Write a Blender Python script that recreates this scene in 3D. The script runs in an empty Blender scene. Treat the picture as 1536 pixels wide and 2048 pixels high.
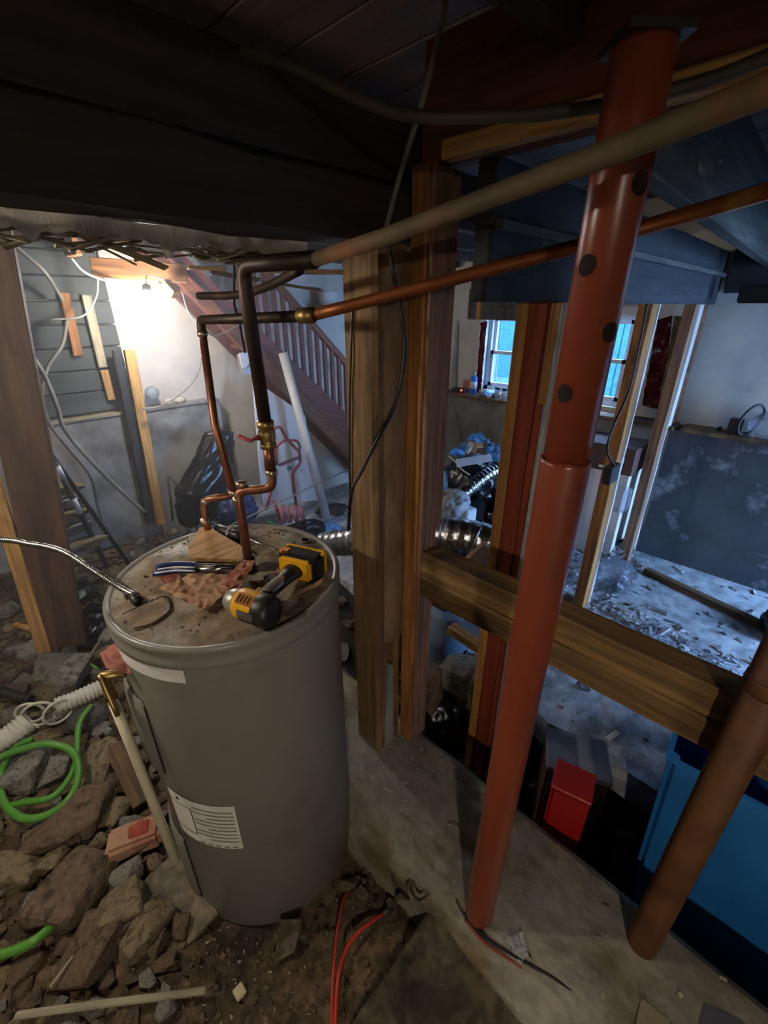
import bpy, bmesh, math, random
from mathutils import Vector, Matrix, noise, Euler
random.seed(7)
S = bpy.context.scene
COL = S.collection
R = math.radians
PI = math.pi

# ------------------------------------------------------------------ camera
FPX, PITCH, YAW = 882.0, R(25.0), math.atan2(.70, .715)
CAMP = Vector((0, 0, 1.67))
cd = bpy.data.cameras.new('camera'); cam = bpy.data.objects.new('camera', cd); COL.objects.link(cam)
cd.sensor_fit = 'VERTICAL'; cd.sensor_height = 36.0; cd.lens = 36.0 * FPX / 2048.0
cd.clip_start = .02; cd.clip_end = 200
cam.location = CAMP
cam.rotation_euler = (R(90) - PITCH, 0, YAW - R(90))
S.camera = cam

# ------------------------------------------------------------------ world, daylight, exposure
w = bpy.data.worlds.new('world'); S.world = w; w.use_nodes = True
bg = w.node_tree.nodes['Background']; bg.inputs[0].default_value = (.30, .55, 1.0, 1); bg.inputs[1].default_value = 17.0
S.view_settings.view_transform = 'Standard'; S.view_settings.look = 'None'
S.view_settings.gamma = 1.0; S.view_settings.use_curve_mapping = False
S.view_settings.exposure = 1.58
S.cycles.max_bounces = 8
try: S.cycles.use_light_tree = True
except Exception: pass

def lamp(name, kind, loc, energy, color, **kw):
    d = bpy.data.lights.new(name, kind); d.energy = energy; d.color = color
    for k, v in kw.items(): setattr(d, k, v)
    o = bpy.data.objects.new(name, d); COL.objects.link(o); o.location = loc
    return o
def portal(loc, sx, sy, rot):
    o = lamp('daylight_portal', 'AREA', loc, 1, (1, 1, 1), shape='RECTANGLE', size=sx, size_y=sy)
    o.data.cycles.is_portal = True; o.rotation_euler = rot
    return o
PORT = True

# ------------------------------------------------------------------ pixel rays of the measured camera
cy_, sy_, cp_, sp_ = math.cos(YAW), math.sin(YAW), math.cos(PITCH), math.sin(PITCH)
def ray(u, v):
    r = (u - 768) / FPX; q = (1024 - v) / FPX
    F = cp_ + q * sp_; Z = -sp_ + q * cp_
    return Vector((cy_ * F + sy_ * r, sy_ * F - cy_ * r, Z))
def at(u, v, t): return CAMP + ray(u, v) * t
def onz(u, v, z): d = ray(u, v); return CAMP + d * ((z - CAMP.z) / d.z)
def onx(u, v, x): d = ray(u, v); return CAMP + d * (x / d.x)
def ony(u, v, y): d = ray(u, v); return CAMP + d * (y / d.y)
def dep(p):
    q = Vector(p) - CAMP
    return (cy_ * q.x + sy_ * q.y) * cp_ - q.z * sp_
def m_px(px, p): return px * dep(p) / FPX          # size in metres of px pixels at point p
RIGHT = Vector((sy_, -cy_, 0)); FWD = Vector((cy_, sy_, 0)); UP = Vector((0, 0, 1))

# ------------------------------------------------------------------ materials
def lin(h):
    if isinstance(h, str):
        h = h.lstrip('#'); c = [int(h[i:i+2], 16) / 255 for i in (0, 2, 4)]
        return tuple(x / 12.92 if x <= .04045 else ((x + .055) / 1.055) ** 2.4 for x in c) + (1,)
    return tuple(h) + (1,)
MATS = {}
def mat(name, c1, c2=None, rough=.6, metal=0., scale=6., stretch=(1, 1, 1), lo=.35, hi=.65, detail=6.,
        c3=None, s3=2., lo3=.5, hi3=.65, bump=.0, bscale=None, spec=.5, alpha=1., trans=0., emit=None, estr=0., coat=0., aniso=0., rough2=None, coords='Object'):
    m = bpy.data.materials.new(name); MATS[name] = m; m.use_nodes = True
    nt = m.node_tree; N = nt.nodes; L = nt.links
    b = N['Principled BSDF']
    b.inputs['Roughness'].default_value = rough; b.inputs['Metallic'].default_value = metal
    b.inputs['Specular IOR Level'].default_value = spec
    b.inputs['Alpha'].default_value = alpha; b.inputs['Transmission Weight'].default_value = trans
    b.inputs['Coat Weight'].default_value = coat
    b.inputs['Base Color'].default_value = lin(c1)
    if emit: b.inputs['Emission Color'].default_value = lin(emit); b.inputs['Emission Strength'].default_value = estr
    if c2 or c3 or bump:
        tc = N.new('ShaderNodeTexCoord'); mp = N.new('ShaderNodeMapping'); oi = N.new('ShaderNodeObjectInfo')
        mu = N.new('ShaderNodeVectorMath'); mu.operation = 'SCALE'; mu.inputs[0].default_value = (37, 17, 23)
        L.new(oi.outputs['Random'], mu.inputs['Scale']); L.new(mu.outputs[0], mp.inputs['Location'])
        mp.inputs['Scale'].default_value = stretch
        L.new(tc.outputs[coords], mp.inputs['Vector'])
        n1 = N.new('ShaderNodeTexNoise'); n1.inputs['Scale'].default_value = scale; n1.inputs['Detail'].default_value = detail
        n1.inputs['Roughness'].default_value = .6
        L.new(mp.outputs[0], n1.inputs['Vector'])
        out = None
        if c2:
            cr = N.new('ShaderNodeValToRGB'); cr.color_ramp.elements[0].position = lo; cr.color_ramp.elements[1].position = hi
            cr.color_ramp.elements[0].color = lin(c1); cr.color_ramp.elements[1].color = lin(c2)
            L.new(n1.outputs['Fac'], cr.inputs[0]); out = cr.outputs[0]
        if c3:
            n3 = N.new('ShaderNodeTexNoise'); n3.inputs['Scale'].default_value = s3; n3.inputs['Detail'].default_value = 8; n3.inputs['Roughness'].default_value = .65
            L.new(mp.outputs[0], n3.inputs['Vector'])
            r3 = N.new('ShaderNodeMapRange'); r3.inputs[1].default_value = lo3; r3.inputs[2].default_value = hi3
            L.new(n3.outputs['Fac'], r3.inputs[0])
            mx = N.new('ShaderNodeMix'); mx.data_type = 'RGBA'
            L.new(r3.outputs[0], mx.inputs[0])
            if out: L.new(out, mx.inputs[6])
            else: mx.inputs[6].default_value = lin(c1)
            mx.inputs[7].default_value = lin(c3); out = mx.outputs[2]
            if rough2 is not None:
                rr = N.new('ShaderNodeMapRange'); rr.inputs[3].default_value = rough; rr.inputs[4].default_value = rough2
                L.new(r3.outputs[0], rr.inputs[0]); L.new(rr.outputs[0], b.inputs['Roughness'])
        if out: L.new(out, b.inputs['Base Color'])
        if bump:
            bp = N.new('ShaderNodeBump'); bp.inputs['Strength'].default_value = bump; bp.inputs['Distance'].default_value = .01
            if bscale:
                nb = N.new('ShaderNodeTexNoise'); nb.inputs['Scale'].default_value = bscale; nb.inputs['Detail'].default_value = 8
                L.new(mp.outputs[0], nb.inputs['Vector']); L.new(nb.outputs['Fac'], bp.inputs['Height'])
            else: L.new(n1.outputs['Fac'], bp.inputs['Height'])
            L.new(bp.outputs[0], b.inputs['Normal'])
    return m
def add_grain(m, stretch, scale=70., amt=.55, knots=True):
    """fine dark grain streaks and a few knots multiplied over the base colour, plus relief"""
    nt = m.node_tree; N = nt.nodes; L = nt.links; b = N['Principled BSDF']
    src = b.inputs['Base Color'].links[0].from_socket if b.inputs['Base Color'].links else None
    tc = N.new('ShaderNodeTexCoord'); mp = N.new('ShaderNodeMapping'); mp.inputs['Scale'].default_value = stretch
    oi = N.new('ShaderNodeObjectInfo'); mu = N.new('ShaderNodeVectorMath'); mu.operation = 'SCALE'; mu.inputs[0].default_value = (11, 29, 41)
    L.new(oi.outputs['Random'], mu.inputs['Scale']); L.new(mu.outputs[0], mp.inputs['Location']); L.new(tc.outputs['Object'], mp.inputs['Vector'])
    n = N.new('ShaderNodeTexNoise'); n.inputs['Scale'].default_value = scale; n.inputs['Detail'].default_value = 5; n.inputs['Distortion'].default_value = .6
    L.new(mp.outputs[0], n.inputs['Vector'])
    r = N.new('ShaderNodeMapRange'); r.inputs[1].default_value = .38; r.inputs[2].default_value = .62; r.inputs[3].default_value = 1 - amt; r.inputs[4].default_value = 1.15
    L.new(n.outputs['Fac'], r.inputs[0]); val = r.outputs[0]
    if knots:
        n2 = N.new('ShaderNodeTexNoise'); n2.inputs['Scale'].default_value = 9; n2.inputs['Detail'].default_value = 9; n2.inputs['Roughness'].default_value = .75
        m2 = N.new('ShaderNodeMapping'); m2.inputs['Scale'].default_value = tuple(max(.35, c) for c in stretch)
        L.new(tc.outputs['Object'], m2.inputs['Vector']); L.new(mu.outputs[0], m2.inputs['Location']); L.new(m2.outputs[0], n2.inputs['Vector'])
        r2 = N.new('ShaderNodeMapRange'); r2.inputs[1].default_value = .30; r2.inputs[2].default_value = .46; r2.inputs[3].default_value = .42; r2.inputs[4].default_value = 1.
        L.new(n2.outputs['Fac'], r2.inputs[0])
        mm_ = N.new('ShaderNodeMath'); mm_.operation = 'MULTIPLY'; L.new(val, mm_.inputs[0]); L.new(r2.outputs[0], mm_.inputs[1]); val = mm_.outputs[0]
    mx = N.new('ShaderNodeVectorMath'); mx.operation = 'SCALE'
    if src: L.new(src, mx.inputs[0])
    else: mx.inputs[0].default_value = b.inputs['Base Color'].default_value[:3]
    L.new(val, mx.inputs['Scale']); L.new(mx.outputs[0], b.inputs['Base Color'])
    return m
def wood(name, c1, c2, c3=None, rough=.75, s=14, bump=.35, grain=.36, **k):
    m = mat(name, c1, c2, rough=rough, scale=s, stretch=(.08, 1, 1), c3=c3, s3=7, bump=bump, **k)
    return add_grain(m, (.05, 1, 1), 60., grain)
M = {}
M['dirt'] = add_grain(mat('dirt', '#5a4a35', '#76634a', rough=.9, scale=9, c3='#3a2f22', s3=3, bump=1., bscale=26), (1, 1, 1), 30., .55)
M['mud'] = add_grain(mat('mud', '#695c49', '#857862', rough=.6, scale=7, c3='#463c2d', s3=4, bump=.7, bscale=18), (1, 1, 1), 22., .5)
M['slab'] = add_grain(mat('slab', '#b2b6bc', '#9ea2a8', rough=.65, scale=5, c3='#55534f', s3=2.2, lo3=.52, hi3=.72, bump=.4, bscale=30), (1, 1, 1), 14., .35)
M['curb'] = add_grain(mat('curb_concrete', '#9a9488', '#827b6c', rough=.55, scale=5, stretch=(1, .55, 1), c3='#6b5c3f', s3=4.5, lo3=.5, hi3=.64, bump=.6, bscale=24), (1, .7, 1), 30., .16)
M['concrete'] = mat('concrete', '#7d7a74', '#5f5d58', rough=.85, scale=4, c3='#4a4845', s3=2.2, bump=.3, bscale=24)
M['dark_concrete'] = mat('dark_concrete', '#4a4e55', '#34373d', rough=.8, scale=3, c3='#9a9ea6', s3=3., lo3=.56, hi3=.72, bump=.3, bscale=24)
M['plaster'] = mat('plaster', '#c9c3b8', '#b5afa6', rough=.8, scale=4, c3='#98928a', s3=1.6, lo3=.55, hi3=.8, bump=.15, bscale=30)
M['grey_plaster'] = mat('grey_plaster', '#94918c', '#7c7a77', rough=.85, scale=4, c3='#5e5b57', s3=2, bump=.25, bscale=20)
M['siding'] = mat('old_siding', '#4d524f', '#3a3e3c', rough=.8, scale=9, stretch=(.1, 1, 1), bump=.3)
M['old_wood'] = wood('old_timber', '#7a5d3c', '#54402a', '#3a2c1d')
M['old_wood_scar'] = wood('scarred_timber', '#5f4a36', '#3d3023', '#8f8980', lo3=.62, hi3=.7, bump=.9)
M['fir'] = wood('fir_stud', '#b17a41', '#8d5a2b', '#5b3a20', lo3=.58, hi3=.75)
M['fir_dark'] = wood('fir_weathered', '#97745c', '#7c5d4a', '#ab9680', lo3=.6, hi3=.75)
M['fir_pale'] = wood('fir_pale', '#c89a5c', '#b2854b', '#8a6236', lo3=.6, hi3=.8)
M['rail_wood'] = wood('rail_timber', '#8a6a3c', '#6b4f2c', '#46341f', lo3=.52, hi3=.7)
M['beam_wood'] = wood('beam_timber', '#3a3128', '#272019', '#4d3c2b', lo3=.55, hi3=.75)
M['joist_wood'] = wood('joist_timber', '#4a3222', '#38271b', '#2a1e16')
M['joist_grey'] = wood('joist_painted_grey', '#565550', '#3f3e3b', '#2c2b29')
M['header_wood'] = wood('header_timber', '#7d4527', '#5c321c', '#3c2215')
M['black_wood'] = wood('sooty_timber', '#2b2e33', '#1d1f23', '#3a3d43')
M['red_wood'] = wood('red_painted_board', '#8d3a26', '#743020', '#571f17', s=10, bump=.2, lo3=.55, hi3=.75)
M['stair_red'] = wood('stair_paint', '#6e3029', '#5d2823', '#84402f', rough=.5, bump=.1, lo3=.55, hi3=.75)
M['stair_brown'] = wood('stair_trim', '#7a4426', '#683a22', '#53301f', rough=.6, bump=.1)
M['lath'] = wood('lath', '#aba084', '#8a7f66', '#5f5644')
M['drywall'] = mat('drywall_edge', '#c9cac8', '#aeb0af', rough=.85, scale=9, bump=.2)
M['column'] = mat('column_primer', '#884029', '#793723', rough=.30, scale=8, stretch=(1, 1, .25), c3='#5e3022', s3=6, lo3=.56, hi3=.7, bump=.03, rough2=.6)
M['hole'] = mat('hole_dark', '#1c0d09', rough=.9)
M['rust'] = mat('rusty_pipe', '#6a4222', '#583519', rough=.6, scale=12, c3='#4a2a18', s3=6, bump=.2)
M['tank'] = mat('tank_paint', '#86847c', '#807e76', rough=.36, scale=5, c3='#6e6a60', s3=2.5, lo3=.55, hi3=.8, rough2=.55)
M['lid'] = add_grain(mat('dusty_lid', '#9a958a', '#8d8678', rough=.45, scale=6, c3='#85735c', s3=5, lo3=.40, hi3=.54, bump=.6, bscale=40, rough2=.95), (1, 1, 1), 18., .4)
M['seam'] = mat('dark_seam', '#22201c', rough=.8)
M['label'] = mat('paper_label', '#e4e1d8', '#d8d5cb', rough=.6, scale=20)
M['label_ink'] = mat('label_ink', '#8f8d86', rough=.7)
M['ink_black'] = mat('ink_black', '#2a2926', rough=.7)
M['steel'] = mat('steel', '#b9b8b4', '#98968f', rough=.3, metal=1., scale=30)
M['dark_steel'] = mat('dark_steel', '#4b4946', rough=.45, metal=.8)
M['copper'] = mat('copper', '#a8735a', '#85573f', rough=.45, metal=.85, scale=14, c3='#4a3526', s3=9, lo3=.5, hi3=.7, rough2=.6)
M['copper_dark'] = mat('tarnished_copper', '#54443a', '#3a3230', rough=.5, metal=.7, scale=10, c3='#8a6a48', s3=8, lo3=.58, hi3=.75)
M['pipe_tan'] = mat('dusty_pipe', '#6f5f43', '#544733', rough=.75, metal=.1, scale=9, c3='#8f5a3a', s3=5)
M['pipe_rusty'] = mat('reddish_copper_pipe', '#96562f', '#74401f', rough=.45, metal=.6, scale=9, c3='#b08a4a', s3=5, lo3=.58)
M['solder'] = mat('solder', '#c5b49a', rough=.35, metal=1.)
M['brass'] = mat('brass', '#b09660', '#90794c', rough=.42, metal=.9, scale=12)
M['cpvc'] = mat('cream_plastic', '#d8d2b4', '#c7c0a2', rough=.4, scale=6)
M['yellow'] = mat('tool_yellow', '#e0a81c', '#d39c18', rough=.4, scale=12)
M['black'] = mat('black_plastic', '#1e1d1c', rough=.45)
M['black_soft'] = mat('black_rubber', '#191918', rough=.6)
M['tool_grey'] = mat('tool_grey', '#a9a59b', rough=.4, metal=.6)
M['orange_label'] = mat('orange_label', '#d98a2a', rough=.5)
M['blue_grip'] = mat('blue_grip', '#1f2f5e', rough=.35)
M['white_trim'] = mat('white_trim', '#cfcfd4', rough=.4)
M['paper'] = mat('tan_paper', '#d8b48f', '#c99d7c', rough=.7, scale=8, c3='#b98470', s3=4)
M['pink_paper'] = mat('pink_paper', '#d8a088', '#c98a74', rough=.7, scale=10, c3='#b96a58', s3=6)
M['pine_block'] = wood('pine_block', '#c39b6b', '#b48b5d', s=10, bump=.1)
M['foil'] = mat('foil_duct', '#c9c9c9', '#a9a9ab', rough=.22, metal=1., scale=18, bump=.5, bscale=40)
M['rock_tan'] = mat('rock_tan', '#8c7d60', '#71654d', rough=.9, scale=9, c3='#45392a', s3=5, bump=.6, bscale=20)
M['rock_brown'] = mat('rock_brown', '#766250', '#5f5041', rough=.9, scale=9, c3='#39301f', s3=5, bump=.6, bscale=20)
M['rock_grey'] = mat('rock_grey', '#8f8a80', '#74706a', rough=.9, scale=9, c3='#4a443a', s3=5, bump=.6, bscale=20)
M['brick'] = mat('brick', '#b08a70', '#a17a60', rough=.85, scale=14, c3='#8a3f33', s3=4, lo3=.56, hi3=.66, bump=.4, bscale=30)
M['green_hose'] = mat('green_hose', '#5a9a38', '#4c8830', rough=.45, scale=5)
M['white_plastic'] = mat('white_plastic', '#d3d0c6', '#c0bdb2', rough=.5, scale=6)
M['red_cable'] = mat('red_cable', '#d2402a', '#c03824', rough=.45, scale=6)
M['white_pvc'] = mat('white_pvc', '#d9d9d6', '#c9c9c6', rough=.4, scale=4)
M['door_white'] = mat('white_panel', '#d6d6d8', '#c8c8cb', rough=.6, scale=3)
M['black_bag'] = mat('black_bag', '#131315', rough=.22, bump=.5, scale=12)
M['red_metal'] = mat('red_tube', '#a33a3c', '#8d3234', rough=.45, scale=8)
M['teal'] = mat('teal_tag', '#1f7c78', rough=.5)
M['blue_bag'] = mat('blue_bag', '#7db4de', '#3f7fb8', rough=.25, scale=22, lo=.42, hi=.58, bump=1., bscale=35)
M['blue_bin'] = mat('blue_bin', '#2a7cc4', '#2470b4', rough=.45, scale=4)
M['navy'] = mat('navy_plastic', '#26325e', rough=.5)
M['red_bin'] = mat('red_bin', '#b5231d', '#a61f1a', rough=.4, scale=4)
M['block_brown'] = mat('brown_block', '#6a4a3c', '#543a30', rough=.85, scale=7, c3='#857c78', s3=3, lo3=.6, bump=.3, bscale=20)
M['grey_paint'] = mat('grey_concrete_top', '#8d8a96', '#7a7884', rough=.8, scale=5)
M['wire_white'] = mat('white_cable', '#cfcabd', rough=.5)
M['wire_grey'] = mat('grey_cable', '#8b887e', '#6f6c62', rough=.6, scale=9)
M['wire_black'] = mat('black_cable', '#17181a', rough=.5)
M['cable_tan'] = mat('sheathed_cable', '#544d3c', '#423c2e', rough=.6, scale=8)
M['clear_bag'] = mat('clear_bag', '#c8d4e4', rough=.12, trans=.85, alpha=.55, bump=.4, scale=20)
M['red_curtain'] = mat('red_plastic_wrap', '#6e1420', '#5a101a', rough=.18, scale=8, bump=.4)
M['insulation'] = mat('insulation', '#d3c9a6', '#c0b48c', rough=.95, scale=12, bump=.6)
M['vapour'] = mat('vapour_sheet', '#8d7a5e', '#7a684e', rough=.15, scale=9, bump=.5, bscale=12)
M['frame_white'] = mat('window_frame_white', '#cfd6e2', rough=.45)
M['glass'] = mat('window_glass', '#ffffff', rough=.02, trans=1., alpha=.12)
M['fence'] = wood('fence_board', '#2b6b76', '#255c66', rough=.7, s=8)
M['cardboard'] = mat('cardboard', '#a88a5e', '#96794f', rough=.85, scale=8)
M['red_ink'] = mat('red_ink', '#a02a26', rough=.7)
M['spray_blue'] = mat('spray_can_blue', '#2f6fc4', rough=.35)
M['glass_jar'] = mat('jar_glass', '#c7d5dc', rough=.1, trans=.7)
M['bulb'] = mat('bulb_glow', '#ffffff', emit='#fff4e6', estr=60)
M['led'] = mat('red_led', '#ff3a1a', emit='#ff3a1a', estr=6)
M['dust_black'] = mat('grimy_rod', '#232120', rough=.6)
M['soil_black'] = mat('wet_dark_soil', '#1c1915', '#2a251d', rough=.7, scale=8, bump=.8, bscale=18)
M['chips'] = mat('wood_chips', '#b3a48c', '#8f8370', rough=.9, scale=30)
M['debris'] = mat('plaster_debris', '#a9adb2', '#6f7074', rough=.9, scale=7, lo=.42, hi=.58, c3='#4a4340', s3=9)
M['bark'] = mat('splinters', '#5c4c3c', '#443728', rough=.9, scale=20)

# ------------------------------------------------------------------ builders
WM = {}
def link(name, me, m, parent=None, mw=None, smooth=False):
    o = bpy.data.objects.new(name, me); COL.objects.link(o)
    if m is not None and not me.materials: me.materials.append(m)
    mw = mw or Matrix.Identity(4); WM[o] = mw
    if parent: o.parent = parent; o.matrix_parent_inverse = WM[parent].inverted()
    o.matrix_basis = mw
    if smooth:
        for p in me.polygons: p.use_smooth = True
    return o
def new(name, bm, m, parent=None, smooth=False, origin=None):
    """mesh given in world coordinates; its origin goes to the foot of its bounding box"""
    if origin is None:
        xs = [v.co for v in bm.verts]
        lo = Vector((min(v.x for v in xs), min(v.y for v in xs), min(v.z for v in xs)))
        hi = Vector((max(v.x for v in xs), max(v.y for v in xs), max(v.z for v in xs)))
        origin = Vector(((lo.x + hi.x) / 2, (lo.y + hi.y) / 2, lo.z))
    bmesh.ops.translate(bm, verts=bm.verts, vec=-Vector(origin))
    bmesh.ops.recalc_face_normals(bm, faces=bm.faces)
    me = bpy.data.meshes.new(name); bm.to_mesh(me); bm.free()
    return link(name, me, m, parent, Matrix.Translation(origin), smooth)
def tag(o, label, cat, group=None, kind=None):
    o['label'] = label; o['category'] = cat
    if group: o['group'] = group
    if kind: o['kind'] = kind
    return o
def struct(o, label=None, cat=None):
    o['kind'] = 'structure'
    if label: o['label'] = label
    if cat: o['category'] = cat
    return o
def thing(name, label, cat, loc, group=None):
    o = bpy.data.objects.new(name, None); COL.objects.link(o); o.empty_display_size = .05
    mw = Matrix.Translation(loc); WM[o] = mw; o.matrix_basis = mw
    return tag(o, label, cat, group)

def bm_box(bm, lo, hi, mtx=None):
    x0, y0, z0 = lo; x1, y1, z1 = hi
    vs = [bm.verts.new(c) for c in ((x0,y0,z0),(x1,y0,z0),(x1,y1,z0),(x0,y1,z0),(x0,y0,z1),(x1,y0,z1),(x1,y1,z1),(x0,y1,z1))]
    if mtx: bmesh.ops.transform(bm, matrix=mtx, verts=vs)
    for f in ((0,3,2,1),(4,5,6,7),(0,1,5,4),(1,2,6,5),(2,3,7,6),(3,0,4,7)): bm.faces.new([vs[i] for i in f])
    return vs
def box(name, lo, hi, m, parent=None, bevel=0):
    bm = bmesh.new(); bm_box(bm, lo, hi)
    if bevel: bmesh.ops.bevel(bm, geom=bm.edges[:], offset=bevel, segments=1, affect='EDGES')
    return new(name, bm, m, parent)
def frame(p0, p1, up=UP, roll=0):
    x = (Vector(p1) - Vector(p0)).normalized(); up = Vector(up)
    if abs(x.dot(up.normalized())) > .99: up = Vector((1, 0, 0)) if abs(x.x) < .9 else Vector((0, 1, 0))
    y = up.cross(x).normalized(); z = x.cross(y).normalized()
    m = Matrix((x, y, z)).transposed().to_4x4()
    if roll: m = m @ Matrix.Rotation(roll, 4, 'X')
    m.translation = Vector(p0); return m
def beam(name, p0, p1, w_, h_, m, parent=None, up=UP, bevel=.003, roll=0, rough=0., segs=1, seed=0):
    """board from p0 to p1 (centre line); local X runs along the grain, w_ sideways, h_ along up"""
    L_ = (Vector(p1) - Vector(p0)).length
    bm = bmesh.new()
    rings = []
    for i in range(segs + 1):
        x = L_ * i / segs; r = []
        for (a, b) in ((-1,-1),(1,-1),(1,1),(-1,1)):
            d1 = rough * noise.noise(Vector((x * 4 + seed * 7, a * 3, b * 5))); d2 = rough * noise.noise(Vector((x * 4 + seed * 5, a * 6 + 9, b * 4)))
            r.append(bm.verts.new((x, a * w_ / 2 + d1, b * h_ / 2 + d2)))
        rings.append(r)
    for i in range(segs):
        for k in range(4): bm.faces.new((rings[i][k], rings[i][(k+1) % 4], rings[i+1][(k+1) % 4], rings[i+1][k]))
    bm.faces.new(rings[0][::-1]); bm.faces.new(rings[-1])
    if bevel and bevel < min(w_, h_) * .4:
        bmesh.ops.recalc_face_normals(bm, faces=bm.faces)
        ed = [e for e in bm.edges if len(e.link_faces) == 2 and e.calc_face_angle(0) > .7]
        bmesh.ops.bevel(bm, geom=ed, offset=bevel, segments=1, affect='EDGES')
    bmesh.ops.recalc_face_normals(bm, faces=bm.faces)
    me = bpy.data.meshes.new(name); bm.to_mesh(me); bm.free()
    return link(name, me, m, parent, frame(p0, p1, up, roll))
def catmull(pts, n=8):
    pts = [Vector(p) for p in pts]
    if len(pts) < 3: return pts
    out = []
    P = [2 * pts[0] - pts[1]] + pts + [2 * pts[-1] - pts[-2]]
    for i in range(1, len(P) - 2):
        a, b, c, d = P[i-1], P[i], P[i+1], P[i+2]
        for k in range(n):
            t = k / n
            out.append(.5 * ((2*b) + (c-a)*t + (2*a-5*b+4*c-d)*t*t + (-a+3*b-3*c+d)*t**3))
    out.append(pts[-1]); return out
def bm_tube(bm, pts, r, seg=8, caps=True, rad=None, flat=1.):
    pts = [Vector(p) for p in pts]; n = len(pts)
    T = []
    for i in range(n):
        a = pts[max(i-1, 0)]; b = pts[min(i+1, n-1)]; T.append((b - a).normalized())
    ref = Vector((0, 0, 1)) if abs(T[0].z) < .9 else Vector((1, 0, 0))
    nv = (ref - T[0] * ref.dot(T[0])).normalized(); rings = []
    for i in range(n):
        nv = (nv - T[i] * nv.dot(T[i])).normalized(); bv = T[i].cross(nv)
        rr = rad[i] if rad else r
        rings.append([bm.verts.new(pts[i] + (nv * math.cos(2*PI*k/seg) * flat + bv * math.sin(2*PI*k/seg)) * rr) for k in range(seg)])
    for i in range(n - 1):
        for k in range(seg): bm.faces.new((rings[i][k], rings[i][(k+1) % seg], rings[i+1][(k+1) % seg], rings[i+1][k]))
    if caps: bm.faces.new(rings[0][::-1]); bm.faces.new(rings[-1])
def tube(name, pts, r, m, parent=None, seg=8, smooth_path=0, rad=None, caps=True, flat=1.):
    if smooth_path: pts = catmull(pts, smooth_path)
    bm = bmesh.new(); bm_tube(bm, pts, r, seg, caps, rad, flat)
    return new(name, bm, m, parent, True)
def resample(pts, step):
    pts = [Vector(p) for p in pts]; out = [pts[0]]; acc = 0
    for a, b in zip(pts, pts[1:]):
        L_ = (b - a).length; d = step - acc
        while d <= L_: out.append(a.lerp(b, d / L_)); d += step
        acc = (acc + L_) % step
    out.append(pts[-1]); return out
def corrugated(name, pts, r, m, parent=None, pitch=.012, amp=.12, seg=12, caps=True):
    p = resample(catmull(pts, 16), pitch / 4)
    rad = [r * (1 + amp * (math.cos(i * PI / 2))) for i in range(len(p))]
    return tube(name, p, r, m, parent, seg, 0, rad, caps)
def bend(pts, r=.02, n=4):
    """polyline with rounded corners (elbows)"""
    pts = [Vector(p) for p in pts]; out = [pts[0]]
    for i in range(1, len(pts) - 1):
        a, b, c = pts[i-1], pts[i], pts[i+1]
        d1 = (a - b).normalized(); d2 = (c - b).normalized()
        q = min(r, (a-b).length * .45, (c-b).length * .45)
        s, e = b + d1 * q, b + d2 * q
        for k in range(n + 1):
            t = k / n; out.append((1-t)**2 * s + 2*t*(1-t) * b + t*t * e)
    out.append(pts[-1]); return out
def bm_lathe(bm, prof, seg=24, mtx=None, caps=True):
    rings = []
    for (r, z) in prof: rings.append([bm.verts.new((r * math.cos(2*PI*k/seg), r * math.sin(2*PI*k/seg), z)) for k in range(seg)])
    for i in range(len(rings) - 1):
        for k in range(seg): bm.faces.new((rings[i][k], rings[i][(k+1) % seg], rings[i+1][(k+1) % seg], rings[i+1][k]))
    if caps:
        if prof[0][0] > 1e-4: bm.faces.new(rings[0][::-1])
        if prof[-1][0] > 1e-4: bm.faces.new(rings[-1])
    if mtx: bmesh.ops.transform(bm, matrix=mtx, verts=[v for r in rings for v in r])
def lathe(name, prof, m, parent=None, seg=24, mtx=None, smooth=True, caps=True):
    bm = bmesh.new(); bm_lathe(bm, prof, seg, mtx, caps)
    return new(name, bm, m, parent, smooth)
def axis_m(p, d):
    """matrix whose local Z runs along d from p"""
    z = Vector(d).normalized(); x = Vector((0, 0, 1)).cross(z)
    if x.length < 1e-3: x = Vector((1, 0, 0))
    x.normalize(); y = z.cross(x)
    mm = Matrix((x, y, z)).transposed().to_4x4(); mm.translation = Vector(p); return mm
def sheet(name, c00, c10, c11, c01, m, parent=None, nx=16, ny=16, amp=.01, freq=8., thick=.0015, seed=0, sag=0., sharp=True, smooth=False):
    c00, c10, c11, c01 = map(Vector, (c00, c10, c11, c01)); bm = bmesh.new()
    nrm = (c10 - c00).cross(c01 - c00).normalized(); g = []
    for j in range(ny + 1):
        row = []
        for i in range(nx + 1):
            u, v = i / nx, j / ny
            p = (c00 * (1-u) + c10 * u) * (1-v) + (c01 * (1-u) + c11 * u) * v
            q = p * freq + Vector((seed * 3.1, seed * 1.7, 0))
            d = noise.noise(q) + .5 * noise.noise(q * 2.3)
            if sharp: d = 1 - 2 * abs(d)
            e = noise.noise(q * .7 + Vector((5, 5, 5)))
            p = p + nrm * (d * amp) + (c10 - c00) * e * .02 - nrm * sag * 4 * u * (1-u)
            row.append(bm.verts.new(p))
        g.append(row)
    for j in range(ny):
        for i in range(nx): bm.faces.new((g[j][i], g[j][i+1], g[j+1][i+1], g[j+1][i]))
    if thick: bmesh.ops.solidify(bm, geom=bm.faces[:], thickness=thick)
    return new(name, bm, m, parent, smooth)
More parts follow.
